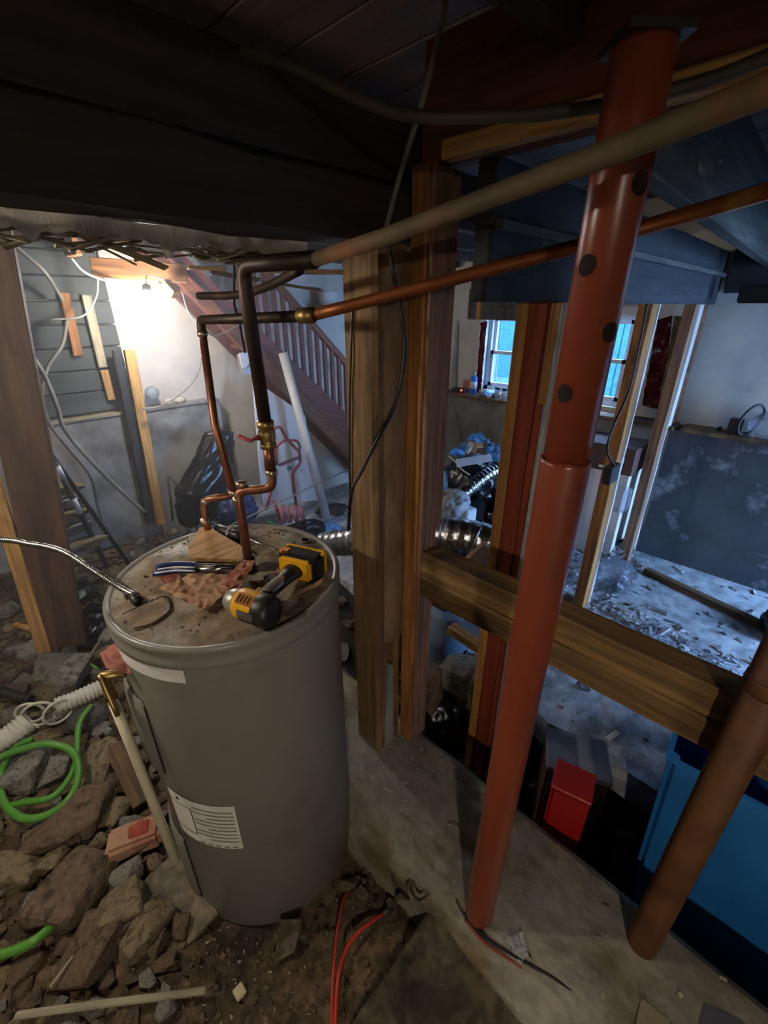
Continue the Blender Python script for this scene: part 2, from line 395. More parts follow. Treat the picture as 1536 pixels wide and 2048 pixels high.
def blob(name, c, size, m, parent=None, sub=4, amp=.25, freq=2.2, seed=0, flat=.25, smooth=True, ridged=True):
    bm = bmesh.new(); bmesh.ops.create_icosphere(bm, subdivisions=sub, radius=1)
    for v in bm.verts:
        q = v.co * freq + Vector((seed * 7.3, seed * 3.1, seed))
        d = noise.noise(q) + .5 * noise.noise(q * 2.1) + .25 * noise.noise(q * 4.3)
        if ridged: d = .5 - 1.2 * abs(d)
        v.co = v.co * (1 + amp * d)
        if v.co.z < -1 + flat: v.co.z = -1 + flat
        v.co = Vector((v.co.x * size[0], v.co.y * size[1], (v.co.z + 1 - flat) * size[2])) + Vector(c)
    return new(name, bm, m, parent, smooth)
def rock_mesh(seed, n=16):
    rnd = random.Random(seed); bm = bmesh.new()
    for _ in range(n):
        v = Vector((rnd.gauss(0, 1), rnd.gauss(0, 1), rnd.gauss(0, 1))).normalized()
        v = Vector((max(-.62, min(.62, v.x)), max(-.62, min(.62, v.y)), max(-.5, min(.5, v.z))))
        bm.verts.new(v * rnd.uniform(.85, 1.1))
    bmesh.ops.convex_hull(bm, input=bm.verts[:])
    bmesh.ops.delete(bm, geom=[v for v in bm.verts if not v.link_faces], context='VERTS')
    bmesh.ops.bevel(bm, geom=bm.edges[:], offset=.05, segments=1, affect='EDGES')
    bmesh.ops.triangulate(bm, faces=bm.faces[:])
    bmesh.ops.subdivide_edges(bm, edges=bm.edges[:], cuts=1)
    for v in bm.verts: v.co += v.co.normalized() * .06 * noise.noise(v.co * 3 + Vector((seed, 0, 0)))
    me = bpy.data.meshes.new('rock'); bm.to_mesh(me); bm.free(); return me
def text_mesh(name, s, size, m, parent, mw, extrude=.0004):
    cu = bpy.data.curves.new(name, 'FONT'); cu.body = s; cu.size = size; cu.extrude = extrude; cu.align_x = 'CENTER'; cu.align_y = 'CENTER'
    t = bpy.data.objects.new(name, cu); me = bpy.data.meshes.new_from_object(t); bpy.data.objects.remove(t)
    return link(name, me, m, parent, mw)

# ================================================================== STRUCTURE
WX, WY = 3.54, 3.30          # window wall plane, stair wall plane
PIT_Y1 = 1.55
def gz(x, y):
    """height of the dirt ground"""
    h = .03 * noise.noise(Vector((x * 2.2, y * 2.2, 3))) + .018 * noise.noise(Vector((x * 7, y * 7, 1))) + .008 * noise.noise(Vector((x * 19, y * 19, 5)))
    d = math.hypot(x - .41, y - .96)
    left = max(0., min(1., (.45 - x) / .5)) * max(0., min(1., (y - .35) / .6))
    h += .07 * left
    h += .20 * max(0., min(1., (y - 1.9) / 1.0))
    h -= .04
    k = max(0., min(1., (d - .30) / .12))
    h = h * k + (-.06) * (1 - k)
    h -= .10 * max(0., min(1., (x - .50) / .12)) * max(0., min(1., (1.0 - y) / .2))*.3
    return h
bm = bmesh.new(); nx, ny = 120, 150
X0, X1, Y0, Y1 = -3.0, .72, -1.6, 3.32
g = [[bm.verts.new((X0 + (X1-X0)*i/nx, Y0 + (Y1-Y0)*j/ny, gz(X0 + (X1-X0)*i/nx, Y0 + (Y1-Y0)*j/ny))) for i in range(nx+1)] for j in range(ny+1)]
for j in range(ny):
    for i in range(nx): bm.faces.new((g[j][i], g[j][i+1], g[j+1][i+1], g[j+1][i]))
struct(new('floor', bm, M['dirt'], smooth=True), 'dark muddy earth floor around the water heater', 'floor')

# sunken pit between the curb and the slab, and the ground behind the curb
def pz(x, y): return -.42 + .05 * noise.noise(Vector((x * 5, y * 5, 9))) + .25 * max(0, min(1, (y - 1.0) / .5)) + .18 * max(0, min(1, (y - 1.5) / .6))
bm = bmesh.new(); nx, ny = 40, 90
g = [[bm.verts.new((.9 + 2.6*i/nx, -1.7 + 5.02*j/ny, min(pz(.9 + 2.6*i/nx, -1.7 + 5.02*j/ny), -.03))) for i in range(nx+1)] for j in range(ny+1)]
for j in range(ny):
    for i in range(nx): bm.faces.new((g[j][i], g[j][i+1], g[j+1][i+1], g[j+1][i]))
struct(new('floor_pit', bm, M['soil_black'], smooth=True), 'dark sunken soil beside the concrete curb', 'floor')

# concrete slab on the right with a ragged broken edge
SX = 1.50
bm = bmesh.new(); pts = []
n = 70
def slab_edge(y): return SX + .05 * noise.noise(Vector((y * 4, 0, 2))) + .03 * noise.noise(Vector((y * 13, 1, 2))) + (.10 if y > .9 else 0)
for i in range(n + 1):
    y = -1.7 + (3.3 + 1.7) * i / n; pts.append((slab_edge(y), y))
top = [bm.verts.new((x, y, 0)) for x, y in pts]; bot = [bm.verts.new((x - .02, y, -.12)) for x, y in pts]
r0 = bm.verts.new((WX, 3.3, 0)); r1 = bm.verts.new((WX, -1.7, 0))
for i in range(n): bm.faces.new((bot[i], bot[i+1], top[i+1], top[i]))
rt = [bm.verts.new((WX, y, 0)) for x, y in pts]
for i in range(n): bm.faces.new((top[i], top[i+1], rt[i+1], rt[i]))
bm.verts.remove(r0); bm.verts.remove(r1)
struct(new('floor_slab', bm, M['slab']), 'grey concrete floor slab lit blue by the windows', 'floor')

# curb (low foundation wall): profile swept along Y with small unevenness
bm = bmesh.new(); rings = []
for i in range(61):
    y = -1.5 + 2.95 * i / 60
    nn = lambda k: .008 * noise.noise(Vector((y * 5, k * 3.3, 0)))
    prof = [(.52 + nn(1)*4, -.16), (.60 + nn(2)*3, .03 + nn(3)*2), (.655 + nn(4), .093 + nn(5)), (.70, .10 + nn(6)*.5), (.985, .10 + nn(7)*.5), (1.005 + nn(8), .088), (1.01 + nn(9), -.48), (.9, -.5)]
    rings.append([bm.verts.new((x, y, z)) for x, z in prof])
for a, b in zip(rings, rings[1:]):
    for k in range(len(a) - 1): bm.faces.new((a[k], a[k+1], b[k+1], b[k]))
bm.faces.new(rings[0]); bm.faces.new(rings[-1][::-1])
struct(new('floor_curb', bm, M['curb']), 'low concrete curb under the posts, muddy on top', 'curb')

# walls -------------------------------------------------------------
def wall_with_holes(name, m, x, y0, y1, z0, z1, holes, th=.16):
    bm = bmesh.new(); ys = sorted({y0, y1, *[h[0] for h in holes], *[h[1] for h in holes]})
    for a, b in zip(ys, ys[1:]):
        hs = [h for h in holes if h[0] <= a and h[1] >= b]
        if hs:
            bm_box(bm, (x, a, z0), (x + th, b, hs[0][2])); bm_box(bm, (x, a, hs[0][3]), (x + th, b, z1))
        else: bm_box(bm, (x, a, z0), (x + th, b, z1))
    return new(name, bm, m)
WIN = [(1.72, 2.24, .99, 1.62), (1.05, 1.50, .99, 1.62)]
wb = struct(wall_with_holes('wall_back', M['plaster'], WX, -1.8, WY, .93, 2.5, WIN), 'pale plastered upper wall with two windows', 'wall')
struct(box('wall_back_plinth', (WX - .14, .66, -.62), (WX + .16, WY, .93), M['concrete']), 'grey rendered plinth wall below the window ledge', 'wall')
struct(box('wall_back_foundation', (WX - .14, -1.8, -.62), (WX + .16, .66, .93), M['dark_concrete']), 'dark blotchy concrete foundation wall at the right', 'wall')
wl = struct(box('wall_left', (-3.2, WY, -.62), (WX + .16, WY + .15, 2.5), M['plaster']), 'pale plastered wall behind the stairs', 'wall')
struct(box('wall_left_foundation', (-3.2, WY - .09, -.3), (1.52, WY + .01, 1.04), M['grey_plaster']), 'grey rendered foundation wall below the ledge', 'wall')
struct(box('wall_side', (-3.2, -1.8, -.62), (-3.05, WY, 2.5), M['grey_plaster']), 'grey wall at the far left side', 'wall')
bm = bmesh.new()
for lo_, hi_ in (((-3.2, -1.95, -.62), (2.75, -1.8, 2.5)), ((3.4, -1.95, -.62), (WX + .16, -1.8, 2.5)), ((2.75, -1.95, -.62), (3.4, -1.8, 0)), ((2.75, -1.95, 1.9), (3.4, -1.8, 2.5))): bm_box(bm, lo_, hi_)
struct(new('wall_right', bm, M['grey_plaster']), 'grey wall behind the viewer with a doorway added to let in daylight', 'wall')  # unseen doorway added so blue daylight reaches the slab
struct(box('wall_daylight_stop', (2.30, -1.8, -.1), (2.40, -.72, 2.4), M['grey_plaster']), 'unseen grey stub wall added to shade the curb from the doorway', 'wall')  # added out of view to keep doorway daylight off the curb
portal((3.075, -1.96, .95), .65, 1.9, (R(-90), 0, 0))
# dark old boards nailed to the left wall (horizontal siding)
for i in range(9):
    z = 1.06 + i * .128
    b_ = beam('siding_board', (-1.2, WY - .03, z + .064), (.955, WY - .03, z + .064), .03, .122, M['siding'], wl, bevel=.006, rough=.006, segs=6, seed=i)
# narrow furring strips over the siding
def strip(name, u0, v0, u1, v1, Y, w_, m, parent=None, th=.025):
    return beam(name, ony(u0, v0, Y), ony(u1, v1, Y), th, w_, m, parent, up=(1, 0, 0))

# ceiling: plank subfloor on joists -----------------------------------
ce = struct(box('ceiling', (-3.2, -1.9, 2.30), (WX + .16, WY + .1, 2.36), M['joist_wood']), 'dark underside of the floor above with bare joists', 'ceiling')
for i in range(34):
    x = -3.1 + i * .197
    beam('subfloor_plank', (x, -1.85, 2.285), (x, WY, 2.285), .19, .022, M['joist_wood'], ce, bevel=.003)
for i, y in enumerate([-1.4, -1.02, -.66, -.30, .04, .38]):
    beam('joist', (1.07, y, 2.03), (WX, y + .05, 2.00), .045, .26, M['joist_grey'], ce)
beam('rim_board', (WX - .05, -1.75, 1.86), (WX - .05, .60, 1.86), .06, .24, M['black_wood'], ce)
for i, y in enumerate([-1.4, -1.0, -.62, -.25, .14, .5]):
    beam('joist', (-3.05, y, 2.18), (.97, y, 2.18), .05, .20, M['joist_wood'], ce)
for i, y in enumerate([1.35, 1.75, 2.15, 2.55, 2.95]):
    beam('joist', (-3.05, y, 2.07), (3.5, y, 2.07), .05, .20, M['joist_wood'], ce)
struct(box('floor_subsoil', (-4, -3, -.95), (WX + .3, 4.2, -.6), M['soil_black']), 'subsoil added under the basement to stop sky light leaking in', 'ground')  # added to seal out sky light from underneath
struct(box('floor_doorstep', (-4, -7, -.3), (6, -1.95, -.02), M['slab']), 'unseen paved ground added outside the doorway to block light from below', 'ground')  # unseen ground added to cut sky light rising through the doorway
struct(box('floor_yard', (WX + .16, -3, .3), (9, 9.5, .6), M['slab']), 'paved yard outside the windows', 'ground')

# ledges ----------------------------------------------------------------
struct(box('trim_1', (WX - .17, .64, .925), (WX + .02, WY, .955), M['old_wood'], bevel=.004), 'worn wooden ledge below the windows', 'ledge')
struct(box('trim_2', (WX - .17, -1.8, .925), (WX + .02, .60, .955), M['old_wood'], bevel=.004), 'dusty ledge along the dark wall on the right', 'ledge')
struct(box('trim_3', (-1.2, WY - .10, 1.035), (.97, WY, 1.052), M['lath']), 'crumbling ledge under the dark siding', 'ledge')
struct(box('trim_4', (.985, WY - .10, 1.035), (1.52, WY, 1.050), M['grey_plaster']), 'crumbling ledge under the pale wall', 'ledge')

# windows ----------------------------------------------------------------
for i, (y0, y1, z0, z1) in enumerate(WIN):
    wd = bpy.data.objects.new('window_%d' % (i + 1), None); COL.objects.link(wd); wd.empty_display_size = .05
    mw = Matrix.Translation((WX, (y0 + y1) / 2, z0)); WM[wd] = mw; wd.matrix_basis = mw
    struct(wd, ['white sash window beside the blue spray can', 'white sash window seen past the red column'][i], 'window')
    bm = bmesh.new(); f = .035
    for (a, b, c, d) in ((y0, y0 + f, z0, z1), (y1 - f, y1, z0, z1), (y0, y1, z0, z0 + f), (y0, y1, z1 - f, z1)):
        bm_box(bm, (WX + .05, a, c), (WX + .11, b, d))
    new('window_frame', bm, M['frame_white'], wd)
    zm = z0 + (z1 - z0) * .5
    for nm, a, b, xo in (('lower_sash', z0 + f, zm + .015, .055), ('upper_sash', zm - .015, z1 - f, .08)):
        bm = bmesh.new(); s = .028
        for (ya, yb, za, zb) in ((y0 + f, y0 + f + s, a, b), (y1 - f - s, y1 - f, a, b), (y0 + f, y1 - f, a, a + s), (y0 + f, y1 - f, b - s, b)):
            bm_box(bm, (WX + xo, ya, za), (WX + xo + .022, yb, zb))
        sash = new(nm, bm, M['frame_white'], wd)
        box('pane', (WX + xo + .009, y0 + f + s, a + s), (WX + xo + .013, y1 - f - s, b - s), M['glass'], sash)
    bm = bmesh.new()
    bm_box(bm, (WX - .012, y1, z0 - .03), (WX + .004, y1 + .055, z1 + .05)); bm_box(bm, (WX - .012, y0 - .055, z0 - .03), (WX + .004, y0, z1 + .05)); bm_box(bm, (WX - .012, y0, z1), (WX + .004, y1, z1 + .05))
    new('casing', bm, M['frame_white'], wd)
    portal((WX + .17, (y0 + y1) / 2, (z0 + z1) / 2), y1 - y0, z1 - z0, (R(90), 0, R(90)))

struct(box('wall_facade', (WX + .02, WY + .15, .3), (WX + .16, 9, 4.), M['concrete']), 'unseen outer house wall added beyond the stair corner to shade the fence', 'wall')  # both facade pieces are added to cut sky light on the fence
struct(box('wall_facade_upper', (WX + .02, -3, 2.5), (WX + .16, WY + .15, 4.), M['concrete']), 'unseen outer house wall added above the basement windows to shade the fence', 'wall')
# fence outside
fe = thing('board_fence', 'pale vertical board fence standing outside the windows', 'fence', (5.2, 1.6, .6))
for i in range(44):
    y = -1.0 + i * .205
    box('fence_board', (5.2, y, .6), (5.22, y + .190, 2.6), M['fence'], fe)
box('sky_blocker', (5.222, -1.0, .6), (5.235, 8.0, 2.6), M['fence'], fe)  # added behind the gaps to block bright sky showing through
for z in (.9, 1.9): box('fence_rail', (5.236, -1.0, z), (5.27, 8.0, z + .07), M['fence'], fe)

# ------------------------------------------------------------------ big beam, headers, posts
bt = thing('main_beam', 'huge sooty timber beam crossing overhead at the left, cracked along its face', 'beam', (-1., .95, 1.80))
beam('timber', (-3.04, .95, 1.873), (1.07, .95, 1.873), .14, .122, M['beam_wood'], bt, bevel=.006, rough=.012, segs=24, seed=3)
beam('timber', (-3.04, .953, 2.005), (1.07, .953, 2.005), .15, .133, M['beam_wood'], bt, bevel=.006, rough=.012, segs=24, seed=8)
hd = thing('header', 'red-brown header timber above the steel column with a pale ledger strip', 'beam', (1.03, -.3, 1.97))
beam('timber', (1.03, -1.78, 2.085), (1.03, .86, 2.085), .05, .23, M['header_wood'], hd, bevel=.004, rough=.005, segs=10, seed=2)
beam('ledger_strip', (.985, -1.78, 1.985), (.985, .77, 1.985), .038, .036, M['fir_pale'], hd, bevel=.004, rough=.003, segs=10, seed=5)
ph = thing('partition_header', 'blackened double header over the studs in front of the windows', 'beam', (2.2, .72, 1.68))
beam('board', (.985, .655, 1.755), (WX - .02, .655, 1.755), .045, .15, M['black_wood'], ph, bevel=.004, rough=.006, segs=10)
beam('board', (.985, .655, 1.895), (WX - .02, .655, 1.895), .05, .125, M['black_wood'], ph, bevel=.004, rough=.006, segs=10, seed=4)
beam('cleat', (.99, .62, 1.835), (WX - .05, .62, 1.835), .02, .022, M['joist_grey'], ph)

tp = thing('timber_post', 'old square timber post with scarred brown faces and a whitish smear', 'post', (.87, .884, .10))
bm = bmesh.new(); n = 40; rings = []
for i in range(n + 1):
    z = .10 + 1.705 * i / n; r = []
    for k, (sx, sy) in enumerate([(-1, 1), (-1, .2), (-1, -.75), (-.8, -1), (.25, -1.), (1, -1), (1, 1)]):
        j = Vector((sx * 2, sy * 2, z * 3)); d = .007 * noise.noise(j) + .004 * noise.noise(j * 4)
        r.append(bm.verts.new((.872 + sx * .056 + d * (1 if sx < 0 else .3), .886 + sy * .056 + d, z)))
    rings.append(r)
for a, b in zip(rings, rings[1:]):
    for k in range(7): bm.faces.new((a[k], a[(k+1) % 7], b[(k+1) % 7], b[k]))
bm.faces.new(rings[0][::-1]); bm.faces.new(rings[-1])
M['post_old'] = add_grain(mat('post_timber', '#8a6c48', '#664f34', rough=.75, scale=14, stretch=(1, 1, .08), c3='#3d3020', s3=6, lo3=.55, hi3=.72, bump=.5), (1, 1, .05), 60., .32)
new('shaft', bm, M['post_old'], tp)
# charred half-round scar strip nailed on its right-hand face
M['scar'] = mat('charred_scar', '#8f755e', '#6b5644', rough=.7, scale=16, stretch=(1, 1, .35), c3='#8b8378', s3=9, lo3=.6, hi3=.72, bump=.9)
bm = bmesh.new(); prof = []
for i in range(41):
    z = .62 + 1.17 * i / 40
    prof.append([bm.verts.new((.896 + .046 * math.cos(a) + .004 * noise.noise(Vector((a, z * 9, 1))), .832 + (.018 + .006 * noise.noise(Vector((z * 14, a * 2, 2)))) * -math.sin(a), z)) for a in [PI * k / 6 for k in range(7)]])
for a, b in zip(prof, prof[1:]):
    for k in range(6): bm.faces.new((a[k], a[k+1], b[k+1], b[k]))
new('scarred_slab', bm, M['scar'], tp, True)
sm = sheet('white_smear', (.838, .818, .11), (.890, .818, .11), (.880, .818, .50), (.850, .818, .54), mat('white_smear', '#c9cdd0', '#8f8d86', rough=.8, scale=12, stretch=(1, 1, .2)), tp, nx=5, ny=12, amp=.0012, freq=20, thick=.002)

st = thing('wall_stud', 'weathered stud with an orange edge, standing beside the old timber post', 'stud', (.975, .795, .10))
M['stud_v'] = mat('stud_face', '#7a5a48', '#5f4638', rough=.75, scale=14, stretch=(1, 1, .08), c3='#a09484', s3=4, lo3=.6, hi3=.72, bump=.35)
beam('stud', (.975, .80, .10), (.975, .80, 1.96), .050, .085, M['fir'], st, up=(1, 0, 0), rough=.002, segs=10)
beam('cripple', (1.038, .792, 1.005), (1.038, .792, 1.96), .036, .042, M['fir_dark'], st, up=(1, 0, 0), rough=.003, segs=8, seed=3)
beam('face_board', (.980, .768, .102), (.980, .768, 1.958), .012, .076, M['fir_dark'], st, up=(1, 0, 0), rough=.002, segs=10, seed=6)

# double rail
rl = thing('double_rail', 'two stacked timbers forming a rail across the opening, behind the red column', 'rail', (.95, .35, .85))
beam('timber', (.985, .765, .842), (.985, -1.3, .842), .085, .080, M['rail_wood'], rl, bevel=.006, rough=.005, segs=14, seed=1)
beam('timber', (.988, .765, .924), (.988, -1.3, .924), .085, .080, M['rail_wood'], rl, bevel=.006, rough=.005, segs=14, seed=2)

# red adjustable steel column
CB = onz(958, 1825, .10); CT = at(1289, 92, .487)
sc = thing('steel_column', 'red painted telescopic steel column with adjustment holes in its upper tube', 'column', CB)
dirc = (CT - CB).normalized()
def conv(z): return CB + (CT - CB) * ((z - CB.z) / (CT.z - CB.z))
ZJ = .10 + 1.10
mm = axis_m(CB, dirc); LJ = 1.355; LT = (CT - CB).length
tube_lo = lathe('outer_tube', [(.0372, 0), (.0380, .004), (.0380, LJ - .006), (.0372, LJ), (.0350, LJ + .001)], M['column'], sc, 40, mm)
up_t = lathe('inner_tube', [(.0345, LJ - .02), (.0345, LT - .004), (.0335, LT)], M['column'], sc, 40, mm)
tube('weld_bead', [conv(0) * 0 + (mm @ Vector((.0380 * math.cos(a), .0380 * math.sin(a), LJ + .002 * math.sin(5 * a)))) for a in [2 * PI * k / 40 for k in range(41)]], .0012, M['column'], sc, 6)
pm = mm @ Matrix.Translation((0, 0, LT))
bm = bmesh.new(); bm_box(bm, (-.037, -.036, 0), (.037, .036, .008)); bmesh.ops.transform(bm, matrix=pm, verts=bm.verts[:]); new('cap_plate', bm, M['dark_steel'], sc)
def hit_col(u, v, r):
    d = ray(u, v); best = None
    for k in range(400):
        t = .3 + k * .003; p = CAMP + d * t
        q = p - CB; ax = q.dot(dirc); rad = (q - dirc * ax).length
        if rad <= r: return p, ax, (q - dirc * ax).normalized()
    return None
for (u, v, rr) in ((1281, 366, .0122), (1176, 531, .0122), (1220, 665, .0122), (1130, 787, .0122), (1176, 905, .008)):
    h = hit_col(u, v, .0345 if v < 890 else .0380)
    if not h: continue
    p, ax, nrm = h
    q = CB + dirc * ax
    base_r = .0345 if v < 890 else .0380
    # a disc bent round the tube: dark open bolt hole
    bm = bmesh.new(); ctr = bm.verts.new(q + nrm * (base_r + .0006)); ring = []
    tang = dirc.cross(nrm)
    for k in range(20):
        a = 2 * PI * k / 20; s = rr * math.cos(a) / base_r; hgt = rr * 1.05 * math.sin(a)
        ring.append(bm.verts.new(q + dirc * hgt + (nrm * math.cos(s) + tang * math.sin(s)) * (base_r + .0006)))
    for k in range(20): bm.faces.new((ctr, ring[k], ring[(k+1) % 20]))
    hole = new('bolt_hole' if v < 890 else 'weld_spot', bm, M['hole'] if v < 890 else M['column'], sc)

# rusty vertical pipe post at the right
PB = onz(1283, 1885, .10)
rp = thing('rusty_post', 'rusty orange-brown pipe post standing on the curb near the right edge', 'post', PB)
lathe('shaft', [(.036, 0), (.0365, .01), (.0365, 1.85)], M['rust'], rp, 28, Matrix.Translation(PB))
lathe('collar', [(.037, .93), (.039, .94), (.039, .955), (.037, .965)], M['rust'], rp, 28, Matrix.Translation(PB))

# left plank prop, lamplight on its edge painted as a paler strip
q0 = onz(135, 1292, .10)
lp = thing('plank_prop', 'tall plank prop with its lamplit edge coloured bright orange, standing in the rubble at the left', 'prop', q0)
pa, pb = at(108, 1300, dep(q0)), at(-70, 560, dep(q0) * .70)
dv = (at(135, 1292, dep(q0)) - at(100, 1305, dep(q0)))
fw = dv.normalized()
beam('plank', at(132, 1290, 2.17), at(132, 1290, 2.17) + (at(-15, 560, 1.62) - at(132, 1290, 2.17)) * 1.12, .045, .17, wood('prop_plank', '#5e4534', '#4c3829', '#3b2b20', grain=.25), lp, up=(RIGHT * .9 + FWD * .42))
beam('lit_edge', at(93, 1312, 2.12), at(93, 1312, 2.12) + (at(-95, 700, 1.66) - at(93, 1312, 2.12)) * 1.3, .03, .055, M['fir_pale'], lp, up=(RIGHT * .9 + FWD * .42))

# ------------------------------------------------------------------ lamps
WARM = (1., .87, .71)
def bare_bulb(p, label, energy, cord, color, shade=False):
    p = Vector(p)
    t = thing('bare_bulb', label, 'lamp', p - Vector((0, 0, .06)))
    lathe('glass_bulb', [(.001, -.062), (.014, -.058), (.025, -.045), (.030, -.028), (.027, -.008), (.018, .012), (.013, .025)], M['bulb'], t, 20, Matrix.Translation(p))
    lathe('socket', [(.014, .024), (.018, .026), (.020, .05), (.020, .07), (.008, .078), (.0, .078)], M['white_plastic'], t, 20, Matrix.Translation(p))
    tube('cord', cord, .003, M['wire_white'], t, 6, 6)
    if shade: lathe('cutoff_shade', [(.022, .05), (.05, .045), (.10, .015), (.135, -.044), (.138, -.046), (.134, -.044), (.10, .019), (.05, .049), (.022, .054)], M['tool_grey'], t, 32, Matrix.Translation(p), caps=False)  # shade added to keep the fill bulb's light off the ceiling
    l = lamp('bulb_light', 'POINT', p - Vector((0, 0, .03)), energy, color, shadow_soft_size=.034)
    l.parent = t; l.matrix_parent_inverse = WM[t].inverted()
    return t
BP = at(298, 600, 2.42)
bare_bulb(BP, 'glowing bare bulb hanging by the pale wall under a short board', 42, [BP + Vector((0, 0, .078)), BP + Vector((.02, 0, .12)), at(330, 560, 2.42), at(360, 575, 2.44), at(375, 620, 2.44), at(398, 655, 2.46)], (1., .97, .95))
LP = Vector((-.38, 1.42, 1.775))
bare_bulb(LP, 'bare bulb hanging from a joist out of sight at the left', 40, [LP + Vector((0, 0, .078)), LP + Vector((.01, 0, .15)), LP + Vector((0, -.05, .25))], WARM)
LFILL = Vector((-1.2, -1.3, 1.80))  # fill bulb added out of view to brighten the near surfaces
bare_bulb(LFILL, 'unseen fill bulb added behind the viewer to brighten the near side', 120, [LFILL + Vector((0, 0, .078)), LFILL + Vector((.01, 0, .15)), LFILL + Vector((0, .12, .31))], WARM, True)

# ------------------------------------------------------------------ water heater
TX, TY, TR, TB, TT = .410, .962, .278, -.055, 1.046
th = thing('water_heater', 'tall grey electric water heater with a dusty lid, standing in the rubble', 'water heater', (TX, TY, TB))
TM = Matrix.Translation((TX, TY, 0))
lathe('tank', [(TR - .01, TB), (TR, TB + .008), (TR, TT - .052), (TR, TT - .05)], M['tank'], th, 96, TM)
lid = lathe('lid', [(TR + .001, TT - .056), (TR + .005, TT - .054), (TR + .005, TT - .040), (TR + .0025, TT - .034), (TR + .0025, TT - .018), (TR + .006, TT - .013), (TR + .006, TT - .004), (TR + .003, TT + .001), (TR - .004, TT + .001), (TR - .010, TT - .004)], M['tank'], th, 96, TM, caps=False)
bm = bmesh.new(); rings = []
for j in range(24):
    r = (TR - .009) * j / 23 + 1e-5
    rings.append([bm.verts.new((TX + r * math.cos(2*PI*k/72), TY + r * math.sin(2*PI*k/72), TT - .004 + (.004 * noise.noise(Vector((r * math.cos(2*PI*k/72) * 9, r * math.sin(2*PI*k/72) * 9, 0))) + .003) * (j < 22))) for k in range(72)])
for a, b in zip(rings, rings[1:]):
    for k in range(72): bm.faces.new((a[k], a[(k+1) % 72], b[(k+1) % 72], b[k]))
new('lid_top', bm, M['lid'], th, True)
def cyl_hit(u, v, r=None):
    r = r or TR; d = ray(u, v); o = CAMP - Vector((TX, TY, 0))
    a = d.x**2 + d.y**2; b = 2 * (o.x * d.x + o.y * d.y); c = o.x**2 + o.y**2 - r*r
    D = b*b - 4*a*c
    t = (-b - math.sqrt(max(D, 0))) / (2*a); p = CAMP + d * t
    return math.atan2(p.y - TY, p.x - TX), p.z
def onc(a, z, r): return Vector((TX + r * math.cos(a), TY + r * math.sin(a), z))
def patch(name, a0, a1, z0, z1, m, parent, off=.0012, n=20, skew=0.):
    bm = bmesh.new(); lo, hi = [], []
    for i in range(n + 1):
        a = a0 + (a1 - a0) * i / n
        lo.append(bm.verts.new(onc(a, z0 + skew * i / n, TR + off))); hi.append(bm.verts.new(onc(a, z1 + skew * i / n, TR + off)))
    for i in range(n): bm.faces.new((lo[i], lo[i+1], hi[i+1], hi[i]))
    return new(name, bm, m, parent, True)
def norm(a, ref=-PI / 2):
    while a < ref - PI: a += 2*PI
    while a > ref + PI: a -= 2*PI
    return a
aL, _ = cyl_hit(214, 1330); aL = norm(aL, PI)
aU1, zU1 = cyl_hit(373, 1366); aU1 = norm(aU1, PI)
zU0 = cyl_hit(372, 1328)[1]
aLim = PI * .86
ul = patch('upper_label', aLim, aU1, zU1, zU0 + .002, M['label'], th)
aw, zw = cyl_hit(316, 1510); ae, ze0 = cyl_hit(468, 1612); _, ze1 = cyl_hit(484, 1696)
aw, ae = norm(aw, PI), norm(ae, PI)
ll = patch('lower_label', aw, ae, ze1, ze0, M['label'], th)
am = aw + (ae - aw) * .40
for i in range(9):
    zz = ze0 - (ze0 - ze1) * (.13 + i * .085)
    patch('print_line', am + (ae - am) * (.02 + .30 * (i % 3 == 2)), ae - (ae - am) * .05, zz - .0055, zz, M['label_ink'], ll, .0018)
for (f0, f1, g0, g1) in ((.02, .96, .20, .215), (.93, .97, .21, .80), (.02, .96, .80, .815)):
    patch('diagram_line', aw + (am - aw) * f0, aw + (am - aw) * f1, ze0 - (ze0 - ze1) * g1, ze0 - (ze0 - ze1) * g0, M['ink_black'], ll, .0018)
for i in range(5):
    patch('small_print', am + (ae - am) * (.02 + i * .19), am + (ae - am) * (.14 + i * .19), ze1 + .004, ze1 + .011, M['label_ink'], ll, .0018)
lathe('printed_dot', [(.0001, 0), (.006, 0)], M['ink_black'], ll, 14, axis_m(onc(aw + (am - aw) * .45, ze0 - .018, TR + .002), Vector((math.cos(aw + (am-aw)*.45), math.sin(aw + (am-aw)*.45), 0))))
# element access panels, seen edge-on at the left
def access(name, za, zb, a0, a1):
    bm = bmesh.new(); n = 10; g = []
    for j, (z, o) in enumerate(((za, .002), (za + .012, .014), (zb - .05, .014), (zb - .012, .010), (zb, .002))):
        g.append([bm.verts.new(onc(a0 + (a1 - a0) * i / n, z, TR + (o if 0 < i < n else .0015))) for i in range(n + 1)])
    for a, b in zip(g, g[1:]):
        for i in range(n): bm.faces.new((a[i], a[i+1], b[i+1], b[i]))
    pn = new(name, bm, M['tank'], th, True)
    tube('panel_seam', [onc(a1, z, TR + .0015) for z in (za, (za + zb) / 2, zb - .02)] + [onc(a1 + (a0 - a1) * .12, zb, TR + .0015)], .0022, M['seam'], pn, 6)
    return pn
a1p = norm(cyl_hit(330, 1540)[0], PI); z1a = cyl_hit(335, 1548)[1]; z1b = cyl_hit(262, 1375)[1]
access('access_panel', z1a, z1b, PI * .80, a1p)
a2p = norm(cyl_hit(398, 1770)[0], PI); z2a = cyl_hit(400, 1785)[1]; z2b = cyl_hit(345, 1640)[1]
access('access_panel', z2a, z2b, PI * .80, a2p)
